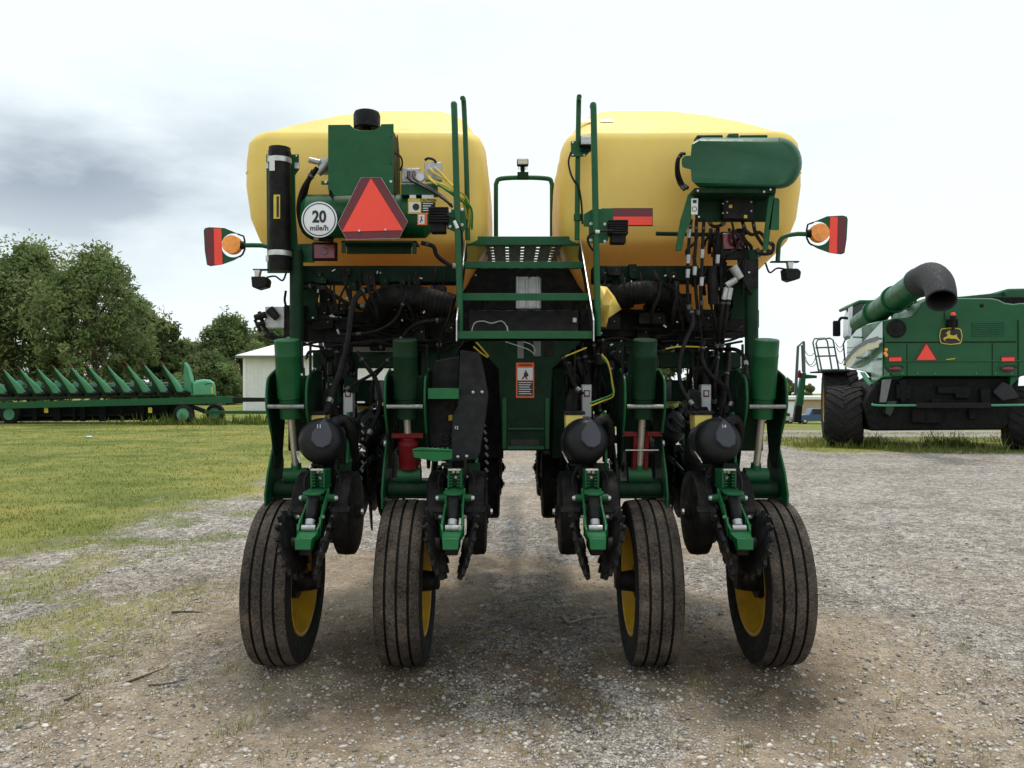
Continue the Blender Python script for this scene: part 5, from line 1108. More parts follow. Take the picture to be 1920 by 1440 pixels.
    b.cyl((-.09,-.25,1.03),(.09,-.25,1.03), .014, None, 10)
    bp(b, 'closing_pivot', ('green','zinc'))
    # closing frame casting: two arms joining in the tail block
    b = MB()
    for s in (-1,1):
        P0 = [(.048,-.24,1.06),(.046,-.34,.985),(.054,-.43,.93),(.056,-.47,.90),(.050,-.50,.885)]
        for (x_, y_, z_), (x2, y2, z2) in zip(P0[:-1], P0[1:]):
            h = .040; t_ = .006
            b.add([(s*(x_-t_),y_,z_-h),(s*(x_+t_),y_,z_-h),(s*(x_+t_),y_,z_+h*.5),(s*(x_-t_),y_,z_+h*.5),(s*(x2-t_),y2,z2-h),(s*(x2+t_),y2,z2-h),(s*(x2+t_),y2,z2+h*.35),(s*(x2-t_),y2,z2+h*.35)],
                  [(0,1,2,3),(4,5,6,7),(0,1,5,4),(1,2,6,5),(2,3,7,6),(3,0,4,7)])
    b.prism([(-.056,-.475,.888),(.056,-.475,.888),(.044,-.56,.862),(-.044,-.56,.862)], (0,0,-.03))
    b.add([(-.050,-.50,.870),(.050,-.50,.870),(.044,-.585,.868),(-.044,-.585,.868),(-.042,-.55,.80),(.042,-.55,.80),(.040,-.592,.812),(-.040,-.592,.812)], [(0,1,2,3),(7,6,5,4),(3,2,6,7),(0,3,7,4),(1,5,6,2),(0,4,5,1)])
    cf = bp(b, 'closing_frame', 'lgreen', .003)
    b = MB(); b.bb(-.035,.035,-.54,-.30,.77,.86); bp(b, 'tail_box', 'steel', .006, cf)
    # spiked closing wheels, toed in at the bottom
    for s in (-1,1):
        b = MB(); ax = Vector((1, s*.13, -s*.28)); disc(b, (s*.085,-.46,.812), ax, .162, .017, 16, .026, .016); cw = bp(b, 'closing_wheel', 'black')
        b = MB(); a_ = ax.normalized()*s; b.lathe(Vector((s*.085,-.46,.812)), a_, [(-.03,.03),(.0,.045),(.012,.04),(.02,.02),(.02,0)], 14); bp(b, 'wheel_hub', 'steel', 0, cw)
        b = MB(); b.bolt((s*.066,-.43,.955), .010, (s*.6,-1,0), .012); bp(b, 'bolt', 'zinc', 0, cf)
    return L_
units = row_unit()
for o in units: o.location = o.location+Vector((RX[0],0,0))
SK2 = ('meter_dome', 'mini_hopper', 'drive_motor', 'seed_meter')
for k in (1,2,3):
    for o in units:
        if k == 1 and o.name.split('.')[0] in SK2: continue
        copy_part(o, PL, (RX[k]-RX[0],0,0))
text_mesh('11', .03, Vector((RX[0]+.0,-.245,1.43)), M['wlabel'], 'row_number', PL, .0002)
text_mesh('14', .026, Vector((RX[3]-.02,-.245,1.43)), M['wlabel'], 'row_number', PL, .0002)

KEEP = ('row_shank', 'gauge_wheel', 'row_cleaner', 'opener_disc', 'seed_meter', 'meter_dome', 'mini_hopper')
for k in range(4):
    for dy in (1.15, 2.3):
        for o in units:
            if o.name.split('.')[0] in KEEP: copy_part(o, PL, (RX[k]-RX[0]+(.06 if k < 2 else -.06), dy, .02))
for sx in (-1, 1):
    for xx, zz in ((1.12,1.62),(.40,1.62)):
        b = MB(); b.bb(PC+sx*xx-.075, PC+sx*xx+.075, .9, 5.5, zz-.075, zz+.075); part(b, 'wing_toolbar', 'dgreen', .01)
b = MB(); b.bb(PC-.09, PC+.09, .9, 7.5, 1.3, 1.5); part(b, 'draw_tongue', 'dgreen', .01)
b = MB(); b.bb(-1.35, 1.5, .95, 2.3, 1.93, 2.02); part(b, 'hopper_light_block', 'steel', .01)  # slab added beneath the tanks to keep light off the hoppers

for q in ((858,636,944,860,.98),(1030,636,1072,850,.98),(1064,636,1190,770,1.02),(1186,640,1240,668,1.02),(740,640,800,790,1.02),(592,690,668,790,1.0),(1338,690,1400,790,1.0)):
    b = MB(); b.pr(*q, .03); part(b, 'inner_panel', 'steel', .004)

# denser plumbing between the wheel modules and round the row units
ZN = ((600,668),(1062,1180),(1288,1366))
for i in range(78):
    x0, x1 = ZN[i%3]; px = rs_.uniform(x0,x1); y0 = rs_.uniform(636,700); ln = rs_.uniform(50,170); Yc = rs_.uniform(.5,.72); sw = rs_.uniform(-26,26)
    f = lambda v: min(max(v,x0),x1)
    hose([(px,y0,Yc),(f(px+sw*.4),y0+ln*.3,Yc-.05),(f(px+sw),y0+ln*.65,Yc-.04),(f(px+sw*rs_.uniform(.4,1.4)),y0+ln,Yc+.05)], rs_.choice((.006,.008,.010,.014,.018)), rs_.choice(('rubber','black','steel')), 'hose', 6, k=4)
for i in range(36):
    x0, x1 = ZN[i%3]; px = rs_.uniform(x0+8,x1-8); py = rs_.uniform(690,860) if i%3 != 1 else rs_.uniform(650,850); Yc = rs_.uniform(.35,.62); w, h = rs_.uniform(4,16), rs_.uniform(6,22); b = MB()
    if i%2: b.pp([(px-w,py-h),(px+w*.6,py-h*1.1),(px+w,py-h*.3),(px+w*.7,py+h),(px-w*.5,py+h*.9),(px-w*1.1,py+h*.2)], Yc, .06)
    else: b.cyl(W(px,py-h,Yc), W(px+rs_.uniform(-6,6),py+h,Yc), w*.0022+.008, None, 10)
    b.bolt(W(px,py,Yc), .008, mi=1); part(b, 'bracket' if i%2 else 'actuator', (rs_.choice(('steel','cheek','dgreen','black')),'alu'), .004)

# crowded valves, hoses and brackets under the green tank and along both crossbeams
for i in range(60):
    if i < 26: x0, x1, ya, yb = 1288, 1408, 414, 500
    elif i < 44: x0, x1, ya, yb = 572, 850, 500, 545
    else: x0, x1, ya, yb = 1122, 1290, 502, 545
    px = rs_.uniform(x0,x1); y0 = rs_.uniform(ya,yb); Yc = rs_.uniform(.27,.40); ln = rs_.uniform(24,90); sw = rs_.uniform(-34,34); f = lambda v: min(max(v,x0),x1)
    hose([(px,y0,Yc),(f(px+sw*.2),y0+ln*.35,Yc-.03),(f(px+sw*.8),y0+ln*.7,Yc-.02),(f(px+sw),y0+ln,Yc+.05)], rs_.choice((.005,.007,.009,.012)), rs_.choice(('rubber','black')), 'harness', 6, k=4)
for i in range(30):
    x0, x1, ya, yb = ((1330,1408,425,545),(580,850,508,545),(1126,1290,508,545))[i%3]
    px, py = rs_.uniform(x0,x1), rs_.uniform(ya,yb); w, h = rs_.uniform(4,13), rs_.uniform(4,14); Yc = rs_.uniform(.33,.41); b = MB()
    b.pp([(px-w,py-h),(px+w*.7,py-h),(px+w,py-h*.4),(px+w,py+h),(px-w*.6,py+h),(px-w,py+h*.5)], Yc, .05); b.bolt(W(px+w*.3,py-h*.2,Yc), .006, mi=1); part(b, 'valve_body', (rs_.choice(('steel','black','cheek')),'ferrule'), .004)
# ================================================================== CORN HEADER ON ITS TRAILER
M['hgreen'] = mk('highlit_header_green', (.085,.30,.17), .5, var=.12, scale=3, dirt=.12, spec=.35)  # pale highlights of the snout ridges are put into this green
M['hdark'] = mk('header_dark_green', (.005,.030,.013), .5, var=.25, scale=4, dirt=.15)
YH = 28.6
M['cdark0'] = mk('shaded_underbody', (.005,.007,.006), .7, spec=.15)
HD = thing('corn_header', W(170, 745, YH), 'green corn header with a row of pointed snouts lying on its trailer', 'corn header')
bases = [22, 40+0, 73, 106, 139, 172, 206, 240, 277, 310, 342]
tips  = [-32, 2, 35, 67, 100, 132, 163, 199, 234, 268, 302]
bases = [8, 42, 75, 108, 140, 172, 206, 241, 276, 309, 340]
tips =  [-28, 3, 34, 66, 98, 130, 162, 198, 235, 267, 301]
tipy =  [690, 688, 687, 686, 685, 684, 683, 682, 680, 679, 678]
for i, (bx0, tx, ty) in enumerate(zip(bases, tips, tipy)):
    by = 738-.35*i; foot = W(bx0, by, YH-.35); tip = W(tx, ty, YH-1.0); b = MB()
    mid = foot.lerp(tip, .45)+Vector((.02,0,.05))
    b.tube([foot, foot.lerp(tip,.3)+Vector((.01,0,.015)), foot.lerp(tip,.6), tip], [.15,.016], 10, smooth=False); sn = b.build('snout', M['hgreen'], HD)
    b = MB(); b.cyl(foot.lerp(tip,.90), tip+(tip-foot)*.02, .042, .012, 8); b.build('snout_tip', M['dred'], sn)
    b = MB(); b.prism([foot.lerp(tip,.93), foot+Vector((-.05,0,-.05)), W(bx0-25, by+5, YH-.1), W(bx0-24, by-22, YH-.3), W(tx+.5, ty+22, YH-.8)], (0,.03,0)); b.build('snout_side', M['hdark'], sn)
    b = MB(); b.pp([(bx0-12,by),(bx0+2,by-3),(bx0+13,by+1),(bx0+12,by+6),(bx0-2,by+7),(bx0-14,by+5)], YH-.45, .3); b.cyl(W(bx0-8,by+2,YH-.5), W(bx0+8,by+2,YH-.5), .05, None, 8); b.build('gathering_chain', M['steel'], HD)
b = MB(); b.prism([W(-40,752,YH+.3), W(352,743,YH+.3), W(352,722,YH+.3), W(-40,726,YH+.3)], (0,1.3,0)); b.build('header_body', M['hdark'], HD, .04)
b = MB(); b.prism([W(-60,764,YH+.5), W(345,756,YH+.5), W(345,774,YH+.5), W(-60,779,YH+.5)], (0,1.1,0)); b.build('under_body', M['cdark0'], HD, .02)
b = MB(); b.cyl(W(-40,728,YH+.6), W(350,722,YH+.6), .14, None, 12); b.build('auger_tube', M['hdark'], HD)
for i in range(9):
    px = 30+i*36; b = MB(); b.pp([(px,714+(i%2)*3),(px+14,712),(px+10,726),(px-2,728)], YH+.4, .5); b.build('row_hood', M['hgreen'], HD, .02)
# end divider and rounded end shield
b = MB(); b.prism([W(344,740,YH-.2), W(362,742,YH-.2), W(358,712,YH-.2), W(352,690,YH-.4), W(345,679,YH-.6), W(344,700,YH-.3)], (0,.35,0)); b.build('end_divider', M['hgreen'], HD, .02)
out_e = [(361,743),(361,718),(368,713),(382,711),(394,712),(402,717),(404,724),(404.5,742)]
b = MB(); ring = None
for Yd, g in ((YH-.45,5),(YH-.42,2.2),(YH-.34,.6),(YH-.2,0),(YH+.9,0)):
    pts = [W(x+(382-x)*g/24, y+(730-y)*g/18, Yd) for x, y in out_e]; base = len(b.v); b.v += [tuple(p) for p in pts]; m = len(pts)
    if ring is not None:
        for k in range(m): b.f.append((ring+k, ring+(k+1)%m, base+(k+1)%m, base+k)); b.m.append(0)
    else: b.f.append(tuple(range(base, base+m))); b.m.append(0)
    ring = base
es = b.build('end_shield', M['hgreen'], HD)
b = MB(); b.pp([(384,720),(390,718.5),(397,718.5),(397,720),(390,720),(385,721.5)], YH-.46, .02); b.build('shield_slot', M['ink'], es)
b = MB(); b.pp([(397,734),(395.5,728),(398,724),(400,728),(398.5,731),(400,737),(397.5,738)], YH-.455, .01); b.build('shield_emblem', M['cable_y'], es)
b = MB(); b.ell(W(324,712,YH+.2), (.11,.1,.06), 10, 6); b.build('amber_light', M['smv'], HD)
# trailer
TR = thing('header_trailer', W(170, 790, YH), 'long green header trailer with black drawbar under the corn header', 'trailer')
b = MB(); b.prism([W(-60,756,YH-.55), W(436,743,YH-.55), W(436,756,YH-.55), W(-60,768,YH-.55)], (0,.16,0)); b.build('main_beam', M['green'], TR, .01)
b = MB(); b.prism([W(436.5,745,YH-.54), W(520,746,YH-.54), W(520,753,YH-.54), W(436.5,754,YH-.54)], (0,.14,0)); b.build('drawbar', M['black'], TR, .01)
for yy, th in ((776,5),(786,3)):
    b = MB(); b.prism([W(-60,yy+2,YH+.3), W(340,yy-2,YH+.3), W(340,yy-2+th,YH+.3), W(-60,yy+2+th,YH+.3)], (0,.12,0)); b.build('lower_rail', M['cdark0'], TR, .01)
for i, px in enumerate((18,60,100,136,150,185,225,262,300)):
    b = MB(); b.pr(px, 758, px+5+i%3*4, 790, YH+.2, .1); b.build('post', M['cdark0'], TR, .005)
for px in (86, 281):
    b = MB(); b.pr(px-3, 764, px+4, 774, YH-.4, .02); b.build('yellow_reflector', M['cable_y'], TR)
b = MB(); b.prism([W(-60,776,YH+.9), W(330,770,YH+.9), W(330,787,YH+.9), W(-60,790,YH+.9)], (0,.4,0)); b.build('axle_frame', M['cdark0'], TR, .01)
b = MB(); b.prism([W(380,770,YH-.3), W(512,771,YH-.3), W(512,776,YH-.3), W(380,776,YH-.3)], (0,.1,0)); b.build('lower_tongue', M['green'], TR, .005)
b = MB(); b.tube([W(330,756,YH-.3), W(360,763,YH-.3), W(384,771,YH-.3)], .09, 8); b.build('axle_strut', M['black'], TR)
for (px, py, rr, Yw) in ((345,776.5,.42,YH-.45),(404,772,.40,YH+1.4),(508,777,.22,YH-.3),(20,784,.40,YH+.2)):
    c = W(px,py,Yw); c.z = rr; b = MB(); b.lathe(c-Vector((0,.12,0)), (0,1,0), [(0,rr*.6),(.01,rr*.86),(.05,rr),(.2,rr),(.24,rr*.86),(.25,rr*.6)], 26, closed=True); w_ = b.build('trailer_wheel', M['treadg'], TR)
    b = MB(); b.lathe(c-Vector((0,.125,0)), (0,1,0), [(0,.0),(0,rr*.18),(.03,rr*.22),(.04,rr*.5),(.0,rr*.6),(.02,rr*.62)], 20); b.build('rim', M['hgreen'] if px != 508 else M['white'], w_)
# ================================================================== COMBINE
D0 = 20.2; SK = .187; X0 = (1655-960)*D0/FPX
CB = thing('combine_harvester', (X0+2.2, D0+CAMY+2, 0), 'green combine harvester parked in weeds, seen from behind', 'combine')
FW = Vector((SK, 1, 0)).normalized()
def C(px, py, dep=0.):
    """point on the combine, measured on its rear plane then moved forward by dep metres"""
    D_ = D0+dep; d = (D_+SK*(X0+SK*dep))/(1+SK*(px-960)/FPX)
    return Vector(((px-960)*d/FPX, d+CAMY, CAMZ-(py-720)*d/FPX))
M['cgreen'] = mk('combine_green_paint', (.0045,.088,.028), .35, var=.08, scale=1.5, coat=.0, spec=.35, dirt=.04)
M['cside'] = mk('glossy_side_panel', (.015,.13,.045), .07, var=.05, scale=1, coat=1.0)
M['cdark'] = mk('combine_undercarriage', (.004,.0055,.005), .65, var=.3, dirt=.05, spec=.15)
M['gboot'] = mk('grey_rubber_spout', (.028,.028,.031), .75, spec=.3, var=.15, scale=6)
M['stripe'] = mk('yellow_stripe', (.62,.55,.30), .3, var=.05)
M['railg'] = mk('grey_green_rail', (.10,.14,.12), .5)
def cp(b, name, mat, bevel=0, parent=None): return b.build(name, M[mat] if isinstance(mat, str) else [M[q] for q in mat], parent or CB, bevel)
rear = [(1655,601),(1676,597),(1700,596),(1711,592),(1719,582),(1726,568),(1735,561),(1752,558),(1858,559),(1872,562),(1884,568),(1900,570),(1918,568),(1931,572),(1938,600),(1936,680),(1926,703),(1912,706),(1672,706),(1660,690)]
def loft(b, secs, n):
    ring = None
    for pts in secs:
        base = len(b.v); b.v += [tuple(p) for p in pts]
        if ring is not None:
            for k in range(n): b.f.append((ring+k, ring+(k+1)%n, base+(k+1)%n, base+k)); b.m.append(0)
        else: b.f.append(tuple(range(base, base+n))); b.m.append(0)
        ring = base
    b.f.append(tuple(range(ring, ring+n))[::-1]); b.m.append(0)
def inset(g): return [(x+(1795-x)*g/140, y+(640-y)*g/80) for x, y in rear]
b = MB(); secs = [[C(x,y,.0) for x,y in inset(2.2)], [C(x,y,.03) for x,y in inset(.7)], [C(x,y,.10) for x,y in rear]]
back = [C(x,y,.10)+FW*2.2 for x,y in rear]; secs.append(back); loft(b, secs, len(rear)); hood = cp(b, 'rear_hood', 'cgreen')
b = MB(); b.prism([C(1661,641,-.012), C(1905,640,-.012), C(1905,642,-.012), C(1661,643,-.012)], FW*.02); b.build('panel_seam', M['cdark'], hood)
for y0 in (676,):
    b = MB(); b.prism([C(1660,y0,-.03), C(1932,y0-1,-.03), C(1932,y0+2,-.03), C(1660,y0+3,-.03)], FW*.05); b.build('body_crease', M['cgreen'], hood, .01)
for px in (1653+2, 1908):
    b = MB(); b.prism([C(px,600,-.013), C(px+1.6,600,-.013), C(px+2,704,-.013), C(px+.4,704,-.013)], FW*.02); b.build('panel_seam', M['cdark'], hood)
b = MB(); b.lathe(C(1681,616,-.02), -FW, [(-.05,.24),(.0,.235),(.02,.20),(.01,.17),(.015,.10),(.02,.09),(.02,0)], 24); b.build('exhaust_screen', M['black'], hood)
b = MB(); b.ell(C(1841,573,-.01), (.05,.02,.05), 10, 6); b.build('rear_camera', M['black'], hood)
for (px, y0, y1) in ((1700,644,704),(1860,644,704),(1770,560,600)):
    b = MB(); b.prism([C(px,y0,-.012), C(px+1.1,y0,-.012), C(px+1.1,y1,-.012), C(px,y1,-.012)], FW*.02); b.build('panel_seam', M['cdark'], hood)
for i in range(7):
    b = MB(); b.prism([C(1822,604+i*4,-.02), C(1884,603.5+i*4,-.02), C(1884,605.5+i*4,-.02), C(1822,606+i*4,-.02)], FW*.03); b.build('vent_slat', M['cgreen'], hood, .004)
for px in (1666,1692,1720,1752,1830,1866,1896):
    b = MB(); b.bolt(C(px,700,-.015), .018, -FW, .02); b.build('bolt', M['pin'], hood)
# left flank
side = [(1655,601,0.1),(1655,706,.1),(1634,722,.5),(1632,700,1.2),(1586,688,3.4),(1588,640,3.6),(1606,618,3.0),(1628,606,1.6)]
b = MB(); P = [C(x,y,d_) for x,y,d_ in side]; R_ = Vector((1,-SK,0)).normalized()*.5
b.prism(P, R_); fl = cp(b, 'side_shield', 'cside', .02)
b = MB(); st = [(1653,641),(1632,646),(1612,658),(1596,676),(1588,689),(1594,688),(1604,676),(1618,664),(1636,655),(1653,651)]
def onside(x, y): t = (1655-x)/69; return C(x, y, .1+3.3*t*t*.6+3.3*.4*t)+Vector((-.09,-.03,0))
b.add([onside(x,y) for x,y in st], [tuple(range(len(st)))]); b.build('side_stripe', M['stripe'], fl)
b = MB(); st2 = [(1653,630),(1630,637),(1608,651),(1592,670),(1586,684),(1588,686),(1598,672),(1614,656),(1634,644),(1653,639)]
b.add([onside(x,y)+Vector((-.01,0,0)) for x,y in st2], [tuple(range(len(st2)))]); b.build('side_stripe', M['trimd'], fl)
for (x,y) in ((1608,632),(1614,670)):
    b = MB(); b.cyl(onside(x,y)+Vector((-.03,0,0)), onside(x+16,y+1)+Vector((-.03,0,0)), .03, None, 6); b.build('side_handle', M['cgreen'], fl)
b = MB(); b.prism([C(1611,697,.9), C(1618,698,.7), C(1632,720,.4), C(1630,724,.4), C(1622,716,.6)], (.1,.1,0)); b.build('fender', M['hgreen'], fl, .02)
# grain tank, engine deck, cab
b = MB(); b.prism([C(1640,606,1.2), C(1722,590,1.2), C(1722,566,1.2), C(1745,556,1.2), C(1925,556,1.2), C(1925,640,1.2), C(1640,640,1.2)], FW*2.6); cp(b, 'upper_body', 'cdark', .03)
b = MB(); b.prism([C(1765,561,1.6), C(1800,556,1.6), C(1870,549,1.6), C(1884,545,1.6), C(1884,562,1.6), C(1765,564,1.6)], FW*.5); cp(b, 'tank_cover', 'cgreen', .03)
b = MB(); b.prism([C(1887,541,1.4), C(1945,540,1.4), C(1945,568,1.4), C(1887,566,1.4)], FW*1.6); cp(b, 'tank_extension', 'cgreen', .05)
for i in range(7):
    b = MB(); rs_.random(); px, py = rs_.uniform(1690,1716), rs_.uniform(568,592); b.tube([C(px,py,1.1), C(px+5,py-5,1.0), C(px+12,py+2,1.05)], .035, 6); cp(b, 'engine_pipe', rs_.choice(('alu','cdark','black')))
b = MB(); b.tube([C(1716,578,.8), C(1718,555,.8), C(1735,551,.8), C(1760,551,.8)], .035, 7); cp(b, 'deck_rail', 'cgreen')
cabp = [(1597,571),(1612,564),(1655,564),(1665,600),(1640,606),(1596,634),(1591,626),(1592,590)]
b = MB(); b.prism([C(x,y,4.6) for x,y in cabp], FW*1.7+Vector((.2,0,0))); cab = cp(b, 'cab', 'glass', .03)
b = MB(); b.prism([C(1596,571,4.55), C(1612,562,4.55), C(1662,563,4.55), C(1662,568,4.55), C(1613,569,4.55), C(1600,576,4.55)], FW*1.9); b.build('cab_roof', M['cgreen'], cab, .03)
b = MB(); b.prism([C(1592,578,4.57), C(1599,573,4.57), C(1596,632,4.57), C(1590,628,4.57)], FW*.1); b.build('cab_pillar', M['white'], cab)
b = MB(); b.tube([C(1591,597,5), C(1578,596,5), C(1574,600,5), C(1571,606,5)], .045, 7); ma = b.build('mirror_arm', M['black'], cab)
b = MB(); c = C(1568.5,616,5); b.box(c, (.24,.10,.50)); cp(b, 'mirror', 'black', .04)
# unloading auger with rubber spout
A0, A1 = C(1612,607,3.4), C(1727,527,-1.0)
b = MB(); b.cyl(A0, A1, .29, .325, 24); au = cp(b, 'unloading_auger', 'cgreen')
ad = (A1-A0).normalized()
for t in (.30, .62, .97):
    c = A0.lerp(A1, t); b = MB(); b.lathe(c-ad*.05, ad, [(0,.30),(0,.365),(.10,.365),(.10,.30)], 24, closed=True); b.build('auger_flange', M['cgreen'], au)
for off in (-.12, .1):
    b = MB(); b.tube([A0.lerp(A1,.15)+Vector((off-.05,-.25,-.2)), A0.lerp(A1,.92)+Vector((off-.05,-.27,-.2))], .03, 6, smooth=False); b.build('hydraulic_pipe', M['cgreen'], au)
e0 = A1; e1 = C(1744,519,-1.5); e2 = C(1757,528,-2.0); e3 = C(1763,544,-2.35); e4 = C(1765,564,-2.6)
b = MB(); Pp = catmull([e0-ad*.2, e0, e1, e2, e3, e4], 7); b.tube(Pp, [.36,.31], 28, smooth=False, cap=False); sp_ = cp(b, 'spout', 'gboot')
so = sp_.modifiers.new('wall', 'SOLIDIFY'); so.thickness = .025; so.offset = -1
b = MB(); j = len(Pp)//2; dv = (Pp[-1]-Pp[-2]).normalized(); b.cyl(Pp[-1]-dv*.62, Pp[-1]-dv*.60, .28, None, 24); b.build('spout_dark_disc', M['ink'], sp_)  # black disc put in for the shaded hollow of the spout
# signs and lamps on the rear
b = MB(); b.prism([C(1737,645,-.035), C(1755,674.5,-.035), C(1719,675,-.035)], FW*.015); tri = cp(b, 'slow_vehicle_sign', 'smv')
b = MB(); b.prism([C(1733.5,645,-.025), C(1740.5,645,-.025), C(1758,674,-.025), C(1755.5,677,-.025), C(1718,677.5,-.025), C(1716,674,-.025)], FW*.012); b.build('sign_border', M['dred'], tri)
for x0, x1 in ((1667,1690),(1878,1902)):
    b = MB(); b.prism([C(x0,670.5,-.04), C(x1,670,-.04), C(x1,677,-.04), C(x0,677.5,-.04)], FW*.02); rf = cp(b, 'orange_reflector', 'smv')
    b = MB(); b.prism([C(x0,667,-.038), C(x1,666.5,-.038), C(x1,669.8,-.038), C(x0,670.3,-.038)], FW*.02); b.build('red_reflector', M['dred'], rf)
    c = C((x0+x1)/2, 691.5, -.03); b = MB(); b.ell(c, (.17,.05,.065), 18, 8); cp(b, 'tail_lamp', 'redlens')
    b = MB(); b.tube([c+Vector((-.2,-.03,.03)), c+Vector((-.12,-.04,.10)), c+Vector((.12,-.04,.10)), c+Vector((.2,-.03,.03))], .015, 6); cp(b, 'lamp_hood', 'cgreen')
for (x,y) in ((1661.5,656),(1660,663),(1662,666)):
    b = MB(); b.ell(C(x,y,-.03), (.045,.03,.05), 8, 6); cp(b, 'amber_lamp', 'amber')
b = MB(); b.lathe(C(1787,592,-.25), (0,0,1), [(-.35,.03),(-.12,.04),(-.1,.07),(0,.07),(0,.06),(.06,.055),(.08,.04),(.08,0)], 14, mis=[0,0,0,0,1,1,1,1]); cp(b, 'beacon', ('black','smv'))
b = MB(); b.box(C(1785,606,-.06), (.26,.1,.2)); cp(b, 'beacon_bracket', 'cdark', .02)
# leaping-deer badge
def rrect(x0, y0, x1, y1, r, bul=1.5, n=5):
    o_ = []
    for cx, cy, a0 in ((x1-r,y0+r,-90),(x1-r,y1-r,0),(x0+r,y1-r,90),(x0+r,y0+r,180)):
        for k in range(n+1): a = R(a0+90*k/n); o_.append((cx+r*math.cos(a), cy+r*math.sin(a)))
        m_ = {-90:(x1+bul,(y0+y1)/2), 0:((x0+x1)/2,y1+bul), 90:(x0-bul,(y0+y1)/2), 180:((x0+x1)/2,y0-bul)}[a0]; o_.append(m_)
    return o_
b = MB(); b.prism([C(x,y,-.03) for x,y in rrect(1762.5,615.5,1803,645,6)], FW*.015); bd = cp(b, 'badge', 'cable_y')
b = MB(); b.prism([C(x,y,-.036) for x,y in rrect(1764.2,617.2,1801.3,643.3,5)], FW*.008); b.build('badge_field', M['ink'], bd)
deer = [(1768,635.5),(1771.5,632),(1775,631),(1776.5,628),(1776,625.5),(1773,625.5),(1774.5,623.5),(1777.5,622.2),(1776,620),(1777.5,620.2),(1778.6,621.6),(1779.6,618.6),(1780.8,618.8),(1780.3,621.8),(1782.5,620.6),(1781,623.5),(1781,626),(1782.5,628.2),(1787,629),(1791.5,628.6),(1793,626.6),(1794.4,627.4),(1793.8,630),(1796,633.5),(1799,637.5),(1800,640.3),(1797,638.4),(1793,635.6),(1789.5,635),(1784,635.2),(1778.5,634.2),(1776,634.5),(1773.5,635.2),(1770.5,635.8),(1772.5,638),(1775,639.2),(1771,638.4)]
b = MB(); b.prism([C(x,y,-.042) for x,y in deer], FW*.006); b.build('badge_deer', M['cable_y'], bd)
b = MB(); b.prism([C(1774,673.5,-.02), C(1790,671.5,-.02), C(1791,673,-.02), C(1774,675,-.02)], FW*.01); cp(b, 'maker_strip', 'cable_y')
# undercarriage
b = MB(); b.prism([C(1664,706.5,.25), C(1912,706.5,.25), C(1905,790,.25), C(1880,806,.25), C(1632,808,.25), C(1618,760,.25), C(1640,720,.25)], FW*2.6); cp(b, 'chopper_housing', 'cdark', .05)
b = MB(); b.prism([C(1895,706,.1), C(1914,705,.1), C(1893,727,.1)], FW*.4); cp(b, 'corner_shield', 'cgreen', .01)
for pts, mt in (([(1655,712),(1672,710),(1662,755),(1650,755)],'trimd'), ([(1686,712),(1700,712),(1700,750),(1690,760)],'cdark'), ([(1880,716),(1896,722),(1912,745),(1880,752),(1862,735)],'gboot'), ([(1664,752),(1682,752),(1670,782),(1660,775)],'hdark')):
    b = MB(); b.prism([C(x,y,.1) for x,y in pts], FW*.1); cp(b, 'deflector', mt, .02)
for i in range(9):
    px, py = rs_.uniform(1650,1870), rs_.uniform(725,780); w, h = rs_.uniform(6,18), rs_.uniform(6,16); b = MB(); b.prism([C(px-w,py-h,.12), C(px+w,py-h,.12), C(px+w,py+h,.12), C(px-w,py+h,.12)], FW*.12); cp(b, 'machine_cover', 'cdark', .03)
b = MB(); b.tube([C(1634,757,.0), C(1645,760,-.02), C(1720,760,-.02)], .03, 7); b.tube([C(1858,760,-.02), C(1935,759,-.02), C(1950,759,0)], .03, 7); cp(b, 'bumper_rail', 'hgreen')
b = MB(); b.prism([C(1717,755,-.05), C(1858,755,-.05), C(1858,766,-.05), C(1717,766,-.05)], FW*.12); cp(b, 'bumper', 'black', .02)
# lugged tyres
def lug_tyre(cx, Yc, rr, w, ang, name='drive_wheel', lugs=20, col='ypaint'):
    c = Vector((0, 0, rr-.03)); b = MB(); hw = w/2
    b.lathe(c, (1,0,0), [(-hw*.9,rr*.55),(-hw,rr*.72),(-hw*.98,rr*.88),(-hw*.85,rr*.95),(-hw*.4,rr*.965),(0,rr*.97),(hw*.4,rr*.965),(hw*.85,rr*.95),(hw*.98,rr*.88),(hw,rr*.72),(hw*.9,rr*.55)], 44, closed=True); ty = cp(b, name, 'treadg')
    b = MB()
    for s in (-1,1):
        for k in range(lugs):
            a = 2*math.pi*(k+(.5 if s > 0 else 0))/lugs; vs = []
            for (t_, r0, r1) in ((-.04,.955,1.0),(.5,.95,.995),(.97,.90,.975)):
                aa = a+(t_)*.42; x_ = c.x+s*hw*t_; hwid = .05
                for q_ in (-hwid, hwid):
                    for r_2 in (r0, r1): vs.append((x_, c.y+rr*r_2*math.sin(aa+q_/rr*(.9 if r_2 == r1 else 1.3)), c.z+rr*r_2*math.cos(aa+q_/rr*(.9 if r_2 == r1 else 1.3))))
            fs = []
            for g in (0, 4): fs += [(g+1,g+3,g+7,g+5), (g,g+1,g+5,g+4), (g+2,g+6,g+7,g+3)]
            fs += [(0,2,3,1), (8,9,11,10)]; b.add(vs, fs)
    lg = b.build('tread_lugs', M['treadg'], ty); lg['kind'] = 'stuff'
    b = MB(); b.lathe(c, (-1,0,0), [(-hw*.8,.1),(-hw*.8,rr*.5),(hw*.9,rr*.56),(hw*.92,rr*.54),(hw*.6,rr*.5),(hw*.4,rr*.2),(hw*.5,.0)], 30); b.build('rim', M[col], ty)
    ty.location = (cx, Yc, 0); ty.rotation_euler = (0, 0, R(-ang))
lug_tyre((1584-960)*21.5/FPX, 16.8, .83, .92, 25)
lug_tyre((1574-960)*24.4/FPX, 19.7, 1.08, .98, 18)
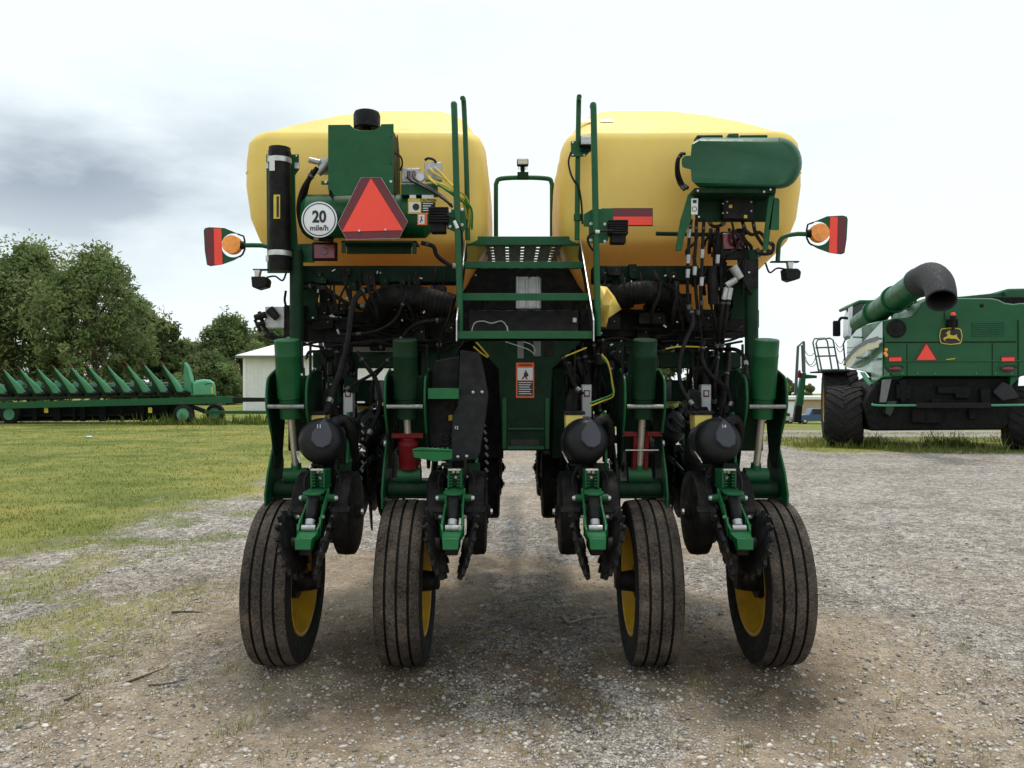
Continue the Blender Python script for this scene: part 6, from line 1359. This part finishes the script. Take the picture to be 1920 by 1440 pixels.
lug_tyre((1922-960)*20.4/FPX, 15.7, .83, .95, 25)
b = MB(); b.cyl(((1600-960)*21.5/FPX,16.8,.85), ((1925-960)*20.4/FPX,15.8,.85), .2, None, 12); cp(b, 'rear_axle', 'cdark')
# landing, rails, chains, ladder
RL = .026
def rail(pts, r=RL, nm='guard_rail', mat='railg'):
    b = MB(); b.tube([C(*p) for p in pts], r, 7, smooth=False); return cp(b, nm, mat)
rail([(1535,697,4.4),(1524,642,4.4),(1527,635,4.4),(1546,634,4.4),(1551,640,4.4),(1560,696,4.4)]); rail([(1541,697,3.6),(1530,644,3.6),(1533,637,3.6),(1556,634,3.6),(1562,638,3.6),(1573,696,3.6)])
for y0, xa, xb in ((652,1529,1565),(668,1531,1568),(694,1535,1573)): rail([(xa,y0,3.6),(xb,y0-1,3.6)])
rail([(1586,694,4.0),(1581,645,4.0),(1585,636,4.0),(1592,634,4.0)])
rail([(1490,740,4.0),(1495,650,4.0),(1507,640,4.0)]); rail([(1493,740,4.0),(1497,650,4.0),(1503,647,4.0),(1505,698,4.0)]); rail([(1507,640,4.0),(1508,700,4.0)], .04)
for (xa, ya, xb, yb, sg_) in ((1509,658,1528,660,8),(1509,668,1530,668,16),(1510,676,1532,678,10),(1566,642,1582,644,8),(1568,650,1582,650,10),(1568,668,1584,668,14),(1588,640,1600,642,10)):
    b = MB(); b.tube([C(xa,ya,3.9), C((xa*3+xb)/4,(ya*3+yb)/4+sg_*.75,3.9), C((xa+xb)/2,(ya+yb)/2+sg_,3.9), C((xa+xb*3)/4,(ya+yb*3)/4+sg_*.75,3.9), C(xb,yb,3.9)], .011, 5); cp(b, 'chain', 'railg')
b = MB(); b.prism([C(1531,696,3.4), C(1592,695,3.4), C(1592,699,3.4), C(1531,699,3.4)], FW*1.1); cp(b, 'landing', 'cdark', .01)
b = MB(); b.prism([C(1503,699,3.8), C(1512,699,3.8), C(1506,760,3.8), C(1492,760,3.8)], FW*.3); ld = cp(b, 'ladder', 'cgreen', .02)
b = MB(); b.prism([C(1492,760.5,3.79), C(1505,760.5,3.79), C(1502,792,3.79), C(1488,792,3.79)], FW*.3); b.build('ladder_foot', M['black'], ld, .02)
b = MB(); b.prism([C(1512,702,3.8), C(1532,704,3.8), C(1532,709,3.8), C(1512,710,3.8)], FW*.2); b.build('ladder_arm', M['cgreen'], ld, .02)
b = MB(); b.lathe(C(1499,700,3.7), (0,0,1), [(-.14,.05),(0,.055),(.05,.03),(.09,.03),(.1,0)], 10); cp(b, 'fire_extinguisher', 'red')
